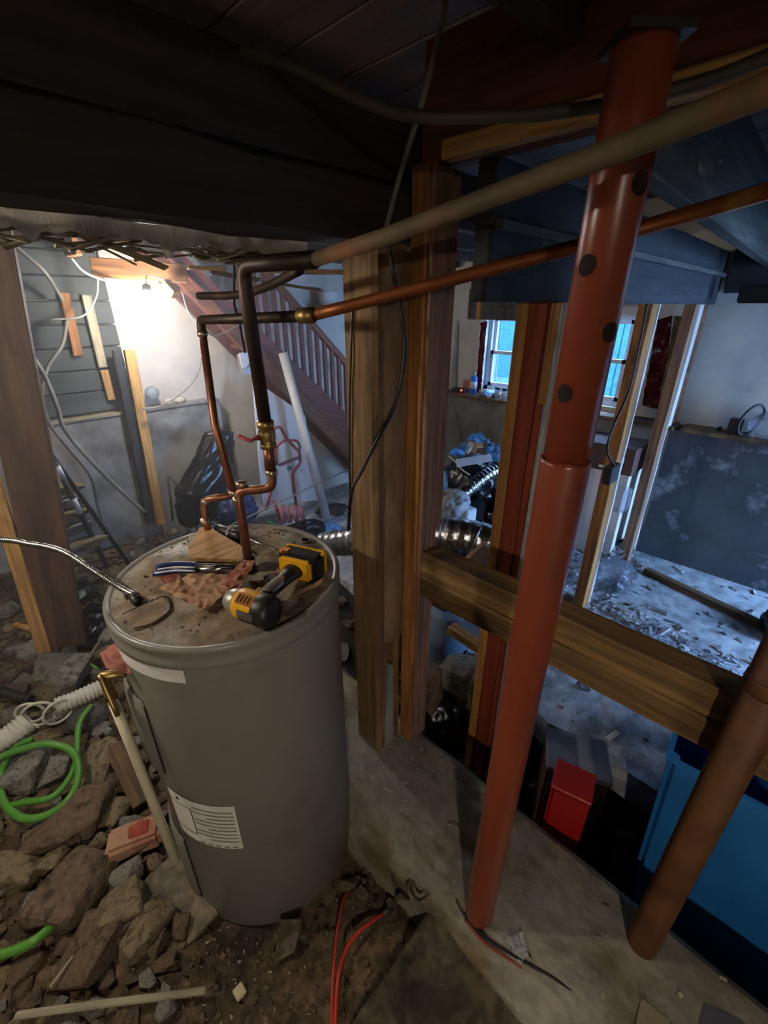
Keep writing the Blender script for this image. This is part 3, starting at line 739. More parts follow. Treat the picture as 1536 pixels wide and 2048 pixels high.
# screws in the lid band
for (u, v) in ((268, 1288), (452, 1302), (645, 1206), (608, 1232)):
    a, z = cyl_hit(u, v, TR + .003)
    lathe('lid_screw', [(.0035, 0), (.0035, .0015), (.002, .0025), (.0001, .0027)], M['steel'], th, 10, axis_m(onc(a, z, TR + .003), Vector((math.cos(a), math.sin(a), 0))))
# wiring compartment cover on the lid with its dark seam
zc = TT + .002
cv = [onz(245, 1230, zc), onz(325, 1194, zc), onz(340, 1208, zc), onz(338, 1224, zc), onz(305, 1248, zc), onz(268, 1258, zc)]
bm = bmesh.new(); lo = [bm.verts.new(p - Vector((0, 0, .004))) for p in cv]; hi = [bm.verts.new(p + Vector((0, 0, .002))) for p in cv]
bm.faces.new(hi)
for i in range(6): bm.faces.new((lo[i], lo[(i+1) % 6], hi[(i+1) % 6], hi[i]))
wc = new('wiring_cover', bm, M['lid'], th)
tube('cover_seam', [p + Vector((0, 0, .002)) for p in cv], .0016, M['seam'], wc, 5, 4)
for (u, v) in ((312, 1198), (300, 1203)):
    blob('cover_screw', onz(u, v, TT + .003), (.005, .005, .003), M['steel'], wc, 2, .2)
# raised nipple collars round the water pipes and the spare hole
PC = onz(500, 1140, TT)            # cold side riser
PH = onz(418, 1075, TT)            # hot side riser
for p in (PC,): 
    lathe('pipe_nipple', [(.0, 0), (.019, 0), (.019, .008), (.015, .010), (.015, .018), (.017, .020), (.017, .034), (.013, .038)], M['dark_steel'], th, 24, Matrix.Translation(p))
ho = onz(612, 1081, TT + .003)
tube('spare_port', [ho + Vector((.013 * math.cos(a), .013 * math.sin(a), .002)) for a in [2*PI*k/20 for k in range(21)]], .0028, M['lid'], th, 6)
lathe('spare_port_hole', [(.0, .001), (.011, .001)], M['hole'], th, 16, Matrix.Translation(ho))
# relief valve with brass body, lever and cream discharge pipe
va = norm(cyl_hit(222, 1362)[0], PI); 
vp = onz(210, 1350, .88) if False else onc(PI * .93, .905, TR)
v0 = onc(PI * 0.985, .90, TR - .005); v1 = onc(PI * 0.985, .90, TR + .045)
v0 = at(250, 1345, dep(onc(PI, .9, TR))); v1 = at(204, 1352, dep(v0) - .005); v2 = at(228, 1410, dep(v0) - .01)
vl = tube('relief_valve', bend([v0, v1, at(210, 1358, dep(v1)), at(222, 1392, dep(v1))], .006), .0115, M['brass'], th, 12)
tube('valve_lever', [at(198, 1350, dep(v1) - .015), at(205, 1362, dep(v1) - .015), at(226, 1410, dep(v1) - .012), at(236, 1432, dep(v1) - .01)], .0055, M['brass'], vl, 8)
tube('valve_nut', [at(217, 1378, dep(v1)), at(224, 1400, dep(v1))], .0145, M['brass'], vl, 6)
dp0 = at(224, 1398, dep(v1)); dp1 = at(352, 1722, dep(v1) + .13)
tube('discharge_pipe', [dp0, at(262, 1490, dep(v1) + .03), dp1], .0112, M['cpvc'], th, 14)
sheet('drain_flap', at(560, 1838, dep(onz(575, 1860, -.02))), at(604, 1838, dep(onz(575, 1860, -.02))), onz(588, 1905, -.005), onz(548, 1925, -.005), M['mud'], th, 6, 8, .004, 20, .004)

# pipes --------------------------------------------------------------
PR = .0115
hp = thing('hot_water_pipe', 'thin copper water line rising left of the heater and passing behind the red column', 'pipe', PH)
d0 = dep(PH)
hA, hB = at(406, 1000, d0 * .985), at(468, 990, d0 * .97); hC = at(400, 640, dep(PH) * .92)
hD = at(620, 632, .90); hE = at(1160, 492, .70); hF = at(1545, 380, .58)
tube('riser', bend([PH + Vector((0, 0, -.01)), hA, hB], .02), PR * .9, M['copper'], hp, 14)
tube('riser', [hB + Vector((0, 0, -.006)), at(430, 850, d0 * .95), at(405, 668, d0 * .925)], PR * .95, M['copper'], hp, 14)
for (u, v, dd) in ((410, 1042, d0 * .99), (412, 1003, d0 * .985), (466, 985, d0 * .97), (405, 668, d0 * .925)):
    c = at(u, v, dd); lathe('solder_joint', [(PR * 1.0, -.007), (PR * 1.2, -.006), (PR * 1.2, .006), (PR * 1.0, .007)], M['solder'], hp, 14, axis_m(c, (.02, .02, 1)))
tube('elbow_run', bend([at(405, 670, d0 * .925), hC, hD], .025), PR * 1.02, M['copper_dark'], hp, 14)
tube('coupling', [at(598, 632, .908), at(628, 630, .896)], PR * 1.35, M['brass'], hp, 14)
tube('long_run', [hD, at(690, 614, .868), hE, hF], PR * .98, M['pipe_rusty'], hp, 14)

cp = thing('cold_water_pipe', 'thicker water line with a red-handled valve, crossing in front of the red column', 'pipe', PC)
dc = dep(PC)
c1 = at(475, 983, dc * .955); c2 = at(545, 976, dc * .945); c3 = at(534, 870, dc * .91)
c4 = at(484, 530, .875); c5 = at(630, 519, .772); c6 = at(768, 475, .652); c7 = at(1212, 308, .432); c8 = at(1560, 168, .335)
tube('lower_riser', bend([PC + Vector((0, 0, .03)), c1, c2, at(541, 930, dc * .93)], .02), PR, M['copper'], cp, 14)
tube('tail_piece', [at(541, 940, dc * .932), at(536, 885, dc * .915)], PR * 1.15, M['copper'], cp, 14)
for (u, v, dd) in ((477, 1000, dc * .962), (498, 1115, dc), (543, 945, dc * .935), (483, 968, dc * .95)):
    lathe('solder_joint', [(PR * 1.05, -.007), (PR * 1.25, -.006), (PR * 1.25, .006), (PR * 1.05, .007)], M['solder'], cp, 14, axis_m(at(u, v, dd), (.02, .02, 1)))
valve = thing_v = lathe('ball_valve', [(PR * 1.2, -.034), (PR * 1.7, -.032), (PR * 1.7, -.02), (PR * 1.45, -.018), (PR * 1.75, -.008), (PR * 1.75, .008), (PR * 1.45, .018), (PR * 1.75, .02), (PR * 1.75, .034), (PR * 1.2, .036)], M['brass'], cp, 12, axis_m(c3, (c4 - c3)))
tube('valve_stem', [c3, at(512, 876, dc * .905)], .007, M['dark_steel'], valve, 8)
tube('red_lever', [at(520, 872, dc * .90), at(502, 882, dc * .90), at(478, 872, dc * .90)], .008, M['red_metal'], valve, 8, flat=.5)
tube('upper_riser', bend([c3 + (c4 - c3) * .09, c4, c5], .03), PR * 1.30, M['copper_dark'], cp, 16)
tube('long_run', [c5, c6, c7, c8], PR * 1.05, M['pipe_tan'], cp, 16)
tube('side_branch', [at(600, 540, .93), at(530, 575, 1.05), at(470, 590, 1.15), at(398, 592, 1.25)], PR * .9, M['copper_dark'], cp, 10, 6)

# flexible metal conduit to the lid
ce0 = onz(270, 1198, TT + .01)
fc = thing('metal_conduit', 'flexible spiral metal conduit curving down onto the heater lid', 'conduit', ce0)
path = [at(-900, 1100, 1.45), at(-400, 1075, 1.32), at(-40, 1078, 1.16), at(60, 1088, 1.12), at(125, 1103, 1.09), at(185, 1140, 1.06), at(240, 1175, 1.04), ce0 + Vector((0, 0, .012))]
corrugated('spiral_hose', path, .0068, M['steel'], fc, .0065, .11, 12)
lathe('connector', [(.012, -.012), (.012, 0), (.009, .004), (.009, .016), (.012, .018), (.010, .026)], M['dark_steel'], fc, 10, axis_m(ce0, at(240, 1175, 1.04) - ce0))
lathe('screw', [(.004, 0), (.004, .006), (.0, .007)], M['steel'], fc, 8, axis_m(ce0 + Vector((0, 0, .008)), -RIGHT * .2 - FWD + UP * .4))

# ------------------------------------------------------------------ stairs
SY = 3.02
sa = thing('staircase', 'dark red wooden staircase with a slatted balustrade, descending to the right', 'stairs', (2.2, SY, 0))
def onS(u, v, dy=0): return ony(u, v, SY + dy)
def prism(name, pts, y0, y1, m, parent):
    bm = bmesh.new(); a = [bm.verts.new((p[0], y0, p[2])) for p in pts]; b = [bm.verts.new((p[0], y1, p[2])) for p in pts]
    bm.faces.new(a); bm.faces.new(b[::-1])
    for i in range(len(pts)): bm.faces.new((a[i], a[(i+1) % len(pts)], b[(i+1) % len(pts)], b[i]))
    return new(name, bm, m, parent)
def lineS(p, q, s): return p + (q - p) * s
A0, A1 = onS(430, 570), onS(693, 826)                 # top edge of the stringer
B0, B1 = onS(360, 570), onS(693, 912)                 # lower edge
ext = lambda p, q, z: p + (q - p) * ((z - p.z) / (q.z - p.z))
zt, zb = 1.98, .05
prism('stringer', [ext(A0, A1, zt), ext(A0, A1, zb), ext(B0, B1, zb), ext(B0, B1, zt)], SY, SY + .04, M['stair_red'], sa)
Bm0, Bm1 = B0 + (A0 - B0) * .42, B1 + (A1 - B1) * .42
prism('lower_trim', [ext(Bm0, Bm1, zt), ext(Bm0, Bm1, zb), ext(B0, B1, zb), ext(B0, B1, zt)], SY - .022, SY, M['stair_brown'], sa)
e0, e1 = ext(Bm0, Bm1, zt), ext(Bm0, Bm1, zb)
beam('moulding', Vector((e0.x, SY - .012, e0.z)), Vector((e1.x, SY - .012, e1.z)), .03, .02, M['stair_red'], sa)
prism('stringer', [ext(A0, A1, zt), ext(A0, A1, zb), ext(B0, B1, zb), ext(B0, B1, zt)], WY - .05, WY - .01, M['stair_red'], sa)
nst = 10
for i in range(nst):
    z = .18 + i * .175; px = ext(B0 + (A0 - B0) * .6, B1 + (A1 - B1) * .6, z)
    box('tread', (px.x - .13, SY + .04, z - .015), (px.x + .13, WY - .05, z + .015), M['stair_brown'], sa)
H0, H1 = onS(576, 590), onS(690, 722)
def hand(z): return ext(H0, H1, z)
hz0, hz1 = 2.0, .95
p0, p1 = ext(H0, H1, 2.02), ext(H0, H1, .75)
beam('handrail', Vector((p0.x, SY + .02, p0.z)), Vector((p1.x, SY + .02, p1.z)), .05, .045, M['stair_brown'], sa)
sl = (A1.z - A0.z) / (A1.x - A0.x); slh = (H1.z - H0.z) / (H1.x - H0.x)
for i in range(22):
    x = 1.75 + i * .073
    zlo = A0.z + sl * (x - A0.x) - .02; zhi = min(H0.z + slh * (x - H0.x), 1.99)
    if zhi - zlo < .08 or zlo < .05: continue
    box('baluster', (x - .014, SY + .008, zlo), (x + .014, SY + .032, zhi), M['stair_red'], sa)

# ------------------------------------------------------------------ tools and scraps on the lid
ZL = TT
def frm(o, x, y):
    x = Vector(x).normalized(); z = Vector((0, 0, 1)); y = z.cross(x).normalized(); z = x.cross(y)
    m = Matrix((x, y, z)).transposed().to_4x4(); m.translation = Vector(o); return m
def rbox(name, mtx, lo, hi, m, parent, bevel=.004, seg=2):
    bm = bmesh.new(); bm_box(bm, lo, hi); bmesh.ops.bevel(bm, geom=bm.edges[:], offset=bevel, segments=seg, affect='EDGES')
    bmesh.ops.transform(bm, matrix=mtx, verts=bm.verts[:]); return new(name, bm, m, parent)
# impact driver
n0 = onz(455, 1196, ZL + .036); n1 = onz(545, 1226, ZL + .036); hb = onz(596, 1134, ZL + .03)
ax = (n1 - n0).normalized(); L0 = (n1 - n0).length
dr = thing('impact_driver', 'yellow and black cordless impact driver lying on the heater lid', 'power tool', (n0 + n1) / 2 - Vector((0, 0, .036)))
am_ = axis_m(n0, ax)
lathe('nose_cone', [(.0, -.004), (.010, -.004), (.012, .0), (.020, .004), (.026, .014), (.0285, .030), (.0285, .036)], M['tool_grey'], dr, 28, am_)
hs = lathe('motor_housing', [(.0295, .034), (.033, .038), (.0345, .055), (.0345, .085), (.033, .100), (.030, .104)], M['yellow'], dr, 28, am_)
bk = lathe('rear_cap', [(.0335, .088), (.0355, .092), (.0355, .112), (.033, .124), (.026, .130), (.0, .131)], M['black'], dr, 28, am_)
side = ax.cross(UP).normalized()
if side.dot(CAMP - n0) < 0: side = -side
# rubber grip panels and print on the housing
def arc_panel(name, z0, z1, a0, a1, r, m, parent):
    bm = bmesh.new(); g = []
    for z in (z0, z1): g.append([bm.verts.new(n0 + ax * z + (side * math.cos(a) + UP * math.sin(a)) * r) for a in [a0 + (a1 - a0) * k / 10 for k in range(11)]])
    for k in range(10): bm.faces.new((g[0][k], g[0][k+1], g[1][k+1], g[1][k]))
    bmesh.ops.solidify(bm, geom=bm.faces[:], thickness=.0015)
    return new(name, bm, m, parent, True)
arc_panel('grip_panel', .058, .100, R(-40), R(18), .0362, M['black'], hs)
arc_panel('rating_plate', .048, .092, R(38), R(80), .0352, M['orange_label'], hs)
for k in range(4): arc_panel('plate_print', .052 + .009 * k, .056 + .009 * k, R(46), R(72), .0356, M['ink_black'], hs)
arc_panel('side_stripe', .062, .096, R(-14), R(-8), .0368, M['yellow'], hs)
for k in range(4): arc_panel('vent_slot', .1135, .1175, R(-50 + 38 * k), R(-30 + 38 * k), .0347, M['dark_steel'], bk)
mid = n0 + ax * .072
hv = (hb - mid).normalized(); Lh = (hb - mid).length
fm = frm(mid, hv, None)
def ell_tube(name, pts, rads, m, parent, flat=.72):
    return tube(name, pts, 1, m, parent, 16, 0, rads, True, flat)
ell_tube('handle', [mid + hv * s * Lh for s in (.08, .2, .4, .6, .78, .9)], [.026, .0215, .0195, .0195, .022, .028], M['black'], dr)
ell_tube('handle_grip', [mid + hv * s * Lh + UP * .005 for s in (.2, .3, .5, .66)], [.012, .0175, .017, .012], M['tool_grey'], dr)
rbox('trigger', frm(mid + hv * .045 - ax * .024, hv, None), (-.012, -.006, -.007), (.016, .006, .007), M['yellow'], dr, .003)
bf = frm(mid + hv * Lh, hv, None)
bt_ = rbox('battery', bf, (-.004, -.056, -.030), (.050, .056, .034), M['black'], dr, .008)
rbox('battery_foot', bf, (-.022, -.045, -.026), (-.002, .045, .030), M['yellow'], dr, .007)
rbox('battery_cap', bf, (.032, -.059, -.022), (.047, -.018, .036), M['yellow'], bt_, .004)
rbox('battery_band', bf, (.036, -.058, -.026), (.046, .058, .0365), M['yellow'], bt_, .003)
rbox('battery_window', bf, (.004, .030, .026), (.026, .0575, .0362), M['orange_label'], bt_, .003)

# pliers
pp = onz(475, 1133, ZL + .012)
pl_ = thing('pliers', 'long pliers with two dark blue and white dipped handles on crumpled paper', 'pliers', onz(400, 1138, ZL + .01))
za = ZL + .024
tube('handle', [onz(312, 1136, za), onz(330, 1130, za + .004), onz(365, 1128, za + .003), onz(398, 1130, za)], .0085, M['blue_grip'], pl_, 10, 4, flat=.8)
tube('handle', [onz(306, 1148, za), onz(330, 1143, za + .002), onz(365, 1141, za + .002), onz(394, 1140, za)], .0085, M['blue_grip'], pl_, 10, 4, flat=.8)
for (a, b) in ((315, 1139), (310, 1146)):
    tube('white_stripe', [onz(a, b, za + .0095), onz(350, b - 5, za + .0115), onz(390, b - 4, za + .010)], .0022, M['white_trim'], pl_, 6, 4)
tube('jaw', [onz(392, 1131, za), onz(430, 1134, za), onz(478, 1136, za)], .006, M['dark_steel'], pl_, 8, 0, [.007, .009, .003])
tube('jaw', [onz(388, 1140, za - .002), onz(430, 1138, za - .002), onz(480, 1130, za - .001)], .006, M['steel'], pl_, 8, 0, [.007, .009, .003])
lathe('pivot', [(.009, 0), (.009, .004), (.0, .005)], M['dark_steel'], pl_, 12, Matrix.Translation(onz(428, 1136, za + .006)))
# screwdriver
sd0 = onz(432, 1056, ZL + .016); sd1 = onz(472, 1070, ZL + .016); sd2 = onz(552, 1099, ZL + .006)
sv = thing('screwdriver', 'black-handled screwdriver lying between the two water pipes', 'screwdriver', sd1 - Vector((0, 0, .016)))
lathe('handle', [(.0, 0), (.010, .002), (.0155, .010), (.0165, .05), (.014, .065), (.016, .075), (.016, .10), (.010, .108)], M['black'], sv, 14, axis_m(sd0, sd1 - sd0))
lathe('handle_ring', [(.0170, .060), (.0170, .066)], M['tool_grey'], sv, 14, axis_m(sd0, sd1 - sd0))
tube('blade', [sd0 + (sd1 - sd0).normalized() * .10, sd2], .0034, M['steel'], sv, 8)
# pine wedge
w0 = [onz(383, 1125, ZL), onz(378, 1108, ZL), onz(402, 1070, ZL), onz(420, 1068, ZL), onz(498, 1110, ZL), onz(490, 1128, ZL)]
bm = bmesh.new(); hgt = [.022, .03, .042, .042, .026, .018]
lo = [bm.verts.new(p + Vector((0, 0, .004))) for p in w0]; hi = [bm.verts.new(p + Vector((0, 0, .004 + h * .5))) for p, h in zip(w0, hgt)]
bm.faces.new(lo[::-1]); bm.faces.new(hi)
for i in range(6): bm.faces.new((lo[i], lo[(i+1) % 6], hi[(i+1) % 6], hi[i]))
bmesh.ops.triangulate(bm, faces=bm.faces[:])
tag(new('wood_wedge', bm, M['pine_block']), 'pale wooden wedge-shaped offcut behind the pliers on the lid', 'wood block')
# crumpled papers
tag(sheet('paper_bag', onz(316, 1180, ZL + .012), onz(412, 1222, ZL + .010), onz(500, 1150, ZL + .022), onz(385, 1150, ZL + .018), M['paper'], None, 30, 26, .008, 26, .001, 3), 'crumpled tan paper scrap under the pliers', 'paper')
tag(sheet('receipt', onz(440, 1172, ZL + .03), onz(478, 1180, ZL + .03), onz(512, 1125, ZL + .04), onz(482, 1125, ZL + .04), M['pink_paper'], None, 14, 14, .007, 34, .001, 6), 'crumpled pinkish paper wrapped round the pipe foot', 'paper')
tag(sheet('label_scrap', onz(372, 1092, ZL + .008), onz(398, 1092, ZL + .008), onz(405, 1066, ZL + .010), onz(380, 1070, ZL + .010), M['white_plastic'], None, 12, 12, .004, 40, .001, 9), 'torn shiny white label scrap at the back of the lid', 'paper')
sheet('red_rag', onz(300, 1145, ZL + .01), onz(330, 1170, ZL + .012), onz(370, 1155, ZL + .015), onz(345, 1138, ZL + .014), M['pink_paper'], None, 14, 12, .009, 30, .0015, 12)
tag(COL.objects[-1], 'small brown-red rag at the left tips of the blue handles', 'rag')
tag(sheet('tan_flap', onz(576, 1200, ZL + .008), onz(640, 1170, ZL + .010), onz(655, 1150, ZL + .012), onz(610, 1180, ZL + .010), M['paper'], None, 8, 8, .003, 20, .0012, 14), 'flat tan cardboard scrap beside the driver battery', 'cardboard')
# pink foam scrap hanging behind the relief valve
tag(sheet('pink_insulation', at(196, 1302, .98), at(232, 1282, 1.0), at(262, 1345, .97), at(212, 1335, .96), mat('pink_foam', '#d89a8c', '#c98474', rough=.9, scale=9), None, 12, 12, .012, 16, .006, 2), 'scrap of pink insulation hanging from the heater above the brass valve', 'insulation')

# ------------------------------------------------------------------ partition studs on the right
rj = thing('red_jamb', 'red painted wall-end boards with an orange stud edge and a ragged drywall strip', 'door jamb', (1.34, .64, -.36))
M['red_v'] = add_grain(mat('red_paint_v', '#a04a30', '#883c28', rough=.55, scale=9, stretch=(1, 1, .1), c3='#5c2219', s3=4, lo3=.55, hi3=.75, bump=.15), (1, 1, .06), 40., .3)
M['fir_v'] = add_grain(mat('fir_vertical', '#c08a4a', '#a06a34', rough=.7, scale=12, stretch=(1, 1, .1), c3='#7a4c28', s3=5, lo3=.6, hi3=.75, bump=.3), (1, 1, .05), 60., .3)
JX = 1.30
box('edge_stud', (JX - .004, .686, -.36), (JX + .09, .722, 1.68), M['fir_v'], rj, .003)
box('red_board', (JX, .630, -.36), (JX + .02, .684, 1.68), M['red_v'], rj, .003)
box('red_board', (JX + .004, .596, -.36), (JX + .02, .628, 1.68), M['red_v'], rj, .003)
box('inner_stud', (JX + .022, .600, -.36), (JX + .09, .684, 1.68), M['fir_v'], rj, .003)
box('pale_batten', (JX - .012, .588, 1.40), (JX + .003, .612, 1.68), M['fir_v'], rj, .003)
sheet('drywall_strip', (JX - .004, .595, -.36), (JX - .004, .578, -.36), (JX - .004, .578, 1.68), (JX - .004, .595, 1.68), M['drywall'], rj, 3, 46, .004, 30, .016)
box('drywall_face', (JX + .01, .572, -.05), (JX + .16, .584, 1.68), M['drywall'], rj)
def far_stud(u0, v0, u1, v1, Y, w_, m, label, strips):
    b_ = onz(u0, v0, 0); t_ = onx(u1, v1, b_.x) if False else ony(u1, v1, b_.y)
    t_ = b_ + (t_ - b_) * ((1.69 - b_.z) / (t_.z - b_.z))
    s = thing('partition_stud', label, 'stud', b_, 'bare partition studs')
    beam('stud', b_, t_, .06, w_, m, s, up=(1, 0, 0), rough=.003, segs=6)
    for (dx, dy, ww) in strips:
        beam('drywall_strip', b_ + Vector((dx, dy, .0)), t_ + Vector((dx, dy, 0)), .03, ww, M['drywall'], s, up=(1, 0, 0), bevel=0, rough=.005, segs=10)
    return s
far_stud(1160, 1212, 1296, 620, 0, .10, M['fir'], 'bare stud carrying the small junction box', [(.062, -.015, .022)])
far_stud(1250, 1118, 1378, 640, 0, .105, M['fir_dark'], 'bare stud beside the red plastic wrap, right of the junction box', [(.07, -.012, .03)])
far_stud(1345, 1010, 1440, 640, 0, .10, M['header_wood'], 'short red-brown stud nearest the pale wall at the right', [(-.075, -.015, .03)]) if False else None
b3 = ony(1385, 840, .70); 
s3 = thing('partition_stud', 'red-brown stud above the ledge, nearest the pale wall at the right', 'stud', (3.44, .70, .956), 'bare partition studs')
box('stud', (3.40, .66, .956), (3.50, .71, 1.69), M['header_wood'], s3, .003)
box('drywall_strip', (3.33, .66, .956), (3.385, .69, 1.69), M['drywall'], s3, .003)

# red plastic wrap and clear vapour sheet hanging between the studs
def hang(name, quad, depth, m, label, cat, amp=.01, seed=0, X=None):
    ps = [onx(u, v, X) for u, v in quad]
    return tag(sheet(name, ps[3], ps[2], ps[1], ps[0], m, None, 12, 36, amp, 12, .0015, seed), label, cat)
hang('plastic_wrap', [(1316, 640), (1346, 630), (1322, 820), (1284, 810)], 0, M['red_curtain'], 'dark red shiny plastic wrap hanging right of the column-side window', 'plastic', .014, 2, WX - .06)
hang('plastic_wrap', [(962, 645), (975, 642), (962, 785), (952, 785)], 0, M['red_curtain'], 'dark red plastic wrap hanging at the left of the window', 'plastic', .012, 5, WX - .05)
hang('vapour_sheet', [(1350, 632), (1378, 632), (1345, 812), (1316, 820)], 0, M['vapour'], 'crinkled brownish clear sheet between two studs', 'plastic', .012, 8, WX - .09)
hang('red_cloth', [(1242, 778), (1262, 781), (1258, 830), (1236, 825)], 0, M['red_curtain'], 'red cloth hanging under the window beside the column', 'cloth', .012, 11, WX - .178)

# ------------------------------------------------------------------ rubble stones
ROCKS = [rock_mesh(100 + i, 15 + i % 5) for i in range(10)]
RM = {}
for k in ('rock_tan', 'rock_brown', 'rock_grey'):
    RM[k] = []
    for me in ROCKS:
        c = me.copy(); c.materials.append(M[k]); RM[k].append(c)
rr_ = random.Random(5)
def rock(p, sx, sy, sz, kind, label, group, rz=None, tilt=.35):
    me = RM[kind][rr_.randrange(10)]
    o = bpy.data.objects.new('rubble_stone', me); COL.objects.link(o)
    o.location = p; o.scale = (sx, sy, sz)
    o.rotation_euler = (rr_.uniform(-tilt, tilt), rr_.uniform(-tilt, tilt), rz if rz is not None else rr_.uniform(0, 6.28))
    return tag(o, label, 'stone', group)
G_NEAR = 'loose stones in the rubble left of the heater'
L_NEAR = 'loose muddy rubble stone on the ground left of the heater'
big = [ # u, v, width px, height px, kind, label
 (122, 1352, 95, 70, 'rock_grey', 'pale flat grey-green stone below the foot of the plank prop'),
 (192, 1535, 62, 95, 'rock_tan', 'tall tan stone standing between green hose and heater'),
 (138, 1645, 135, 95, 'rock_brown', 'broad brown stone just below the green hose coil'),
 (236, 1625, 44, 62, 'rock_tan', 'small rounded tan stone just above the brick'),
 (163, 1775, 112, 135, 'rock_brown', 'largest brown stone at the lower left, with a pale upper face'),
 (242, 1815, 108, 88, 'rock_tan', 'pointed tan stone right of the largest brown stone'),
 (298, 1850, 54, 105, 'rock_tan', 'upright pale stone leaning toward the heater base'),
 (48, 1545, 84, 92, 'rock_grey', 'grey stone lying inside the green hose coil'),
 (108, 1540, 54, 70, 'rock_grey', 'smaller brownish-grey stone inside the green hose coil'),
 (35, 1740, 100, 62, 'rock_tan', 'tan stone at the left edge below the hose coil'),
 (105, 1722, 62, 52, 'rock_tan', 'small tan stone touching the left of the largest brown stone'),
 (180, 1905, 90, 115, 'rock_brown', 'flat brown stone below the largest brown stone'),
 (92, 1478, 62, 40, 'rock_tan', 'narrow tan stone between the white hose and green hose'),
]
for (u, v, wpx, hpx, kind, label) in big:
    p = onz(u, v, .06); p.z = max(gz(p.x, p.y) + .02, .02); p = onz(u, v, p.z)
    s1 = m_px(wpx, p); s2 = m_px(hpx, p)
    rock(p, s1 * .85, s2 * .85, min(s1, s2) * .8, kind, label, None, YAW - PI/2 + rr_.uniform(-.3, .3), .15)
kinds = ['rock_tan', 'rock_brown', 'rock_grey', 'rock_brown']
placed = []
def tank_clear(p, r): return math.hypot(p.x - TX, p.y - TY) > TR + r
tries = 0
while len(placed) < 150 and tries < 4000:
    tries += 1
    u = rr_.uniform(-20, 400); v = rr_.uniform(1240, 2060)
    if u > 215 + (v - 1240) * .30 or (v > 1850 and u > 330): continue
    p = onz(u, v, .05); s1 = rr_.uniform(.022, .06) * (1.3 if v < 1500 else 1)
    if not tank_clear(p, s1 + .02): continue
    p.z = gz(p.x, p.y) + s1 * .22
    if any((p - q).length < (s1 + t_) * .62 for q, t_ in placed): continue
    placed.append((p, s1)); rock(p, s1 * rr_.uniform(.9, 1.5), s1 * rr_.uniform(.8, 1.1), s1 * rr_.uniform(.6, .95), kinds[rr_.randrange(4)], L_NEAR, G_NEAR)
n_b = 0; tries = 0
while n_b < 75 and tries < 2000:
    tries += 1
    x = rr_.uniform(-.5, 1.0); y = rr_.uniform(1.45, 3.15); s1 = rr_.uniform(.03, .075)
    if abs(x - .1) < .12 and abs(y - 2.2) < .2: continue
    p = Vector((x, y, gz(x, y) + s1 * .25))
    if not tank_clear(p, s1 + .05): continue
    if any((p - q).length < (s1 + t_) * .6 for q, t_ in placed): continue
    placed.append((p, s1)); n_b += 1
    rock(p, s1 * rr_.uniform(.9, 1.6), s1, s1 * rr_.uniform(.4, .8), ['rock_grey', 'rock_brown', 'rock_tan'][rr_.randrange(3)], 'dark rubble stone on the heap between the heater and the far wall', 'stones on the heap behind the heater')
# brick
bp_ = onz(272, 1675, .06); bz = gz(bp_.x, bp_.y) + .045
b0 = onz(225, 1692, bz); b1 = onz(322, 1655, bz)
br = thing('brick', 'worn orange-red brick lying against the heater', 'brick', onz(272, 1690, bz - .04))
bmx = frm((b0 + b1) / 2, b1 - b0, None)
bm = bmesh.new(); bm_box(bm, (-.085, -.045, -.035), (.075, .045, .030)); bmesh.ops.bevel(bm, geom=bm.edges[:], offset=.012, segments=2, affect='EDGES')
bmesh.ops.subdivide_edges(bm, edges=bm.edges[:], cuts=1)
for v_ in bm.verts: v_.co += Vector((noise.noise(v_.co * 30), noise.noise(v_.co * 30 + Vector((9, 0, 0))), noise.noise(v_.co * 30 + Vector((0, 9, 0))))) * .006
bmesh.ops.transform(bm, matrix=bmx, verts=bm.verts[:]); new('body', bm, M['brick'], br)
bm = bmesh.new(); bm_box(bm, (-.02, -.02, .027), (.04, .025, .0335)); bmesh.ops.bevel(bm, geom=bm.edges[:], offset=.003, segments=1, affect='EDGES'); bmesh.ops.transform(bm, matrix=bmx, verts=bm.verts[:])
new('red_stain', bm, mat('red_stain', '#8a3030', '#a5553f', rough=.9, scale=30), br)

def ground(u, v, h=0.):
    p = onz(u, v, 0)
    for _ in range(5): p = onz(u, v, gz(p.x, p.y) + h)
    return p
# planks lying by the heater
tag(beam('plank_offcut', ground(232, 1490, .05), ground(292, 1605, .03), .085, .03, M['old_wood'], None, rough=.004, segs=4), 'muddy plank offcut lying between the stones and the heater', 'plank')
tag(beam('muddy_board', ground(318, 1735, .015), ground(398, 1870, .012), .13, .022, M['mud'], None, rough=.004, segs=4), 'flat muddy board lying along the left foot of the heater', 'board')
tag(beam('pale_lath', ground(30, 2032, .05), ground(412, 1980, .04), .016, .012, wood('pale_lath', '#b5ac8e', '#8f886e', '#6f6a58'), None, rough=.003, segs=8), 'long pale flaking lath lying across the bottom left corner', 'lath')
tag(beam('twig', ground(146, 1912, .06), ground(100, 1975, .05), .006, .005, M['lath']), 'thin straw-coloured sliver above the pale lath', 'stick')
tag(box('plaster_chip', ground(480, 1985, .005) - Vector((.014, .014, 0)), ground(480, 1985, .005) + Vector((.014, .014, .014)), M['insulation'], None, .003), 'small cream square chip on the mud at the bottom', 'chip')
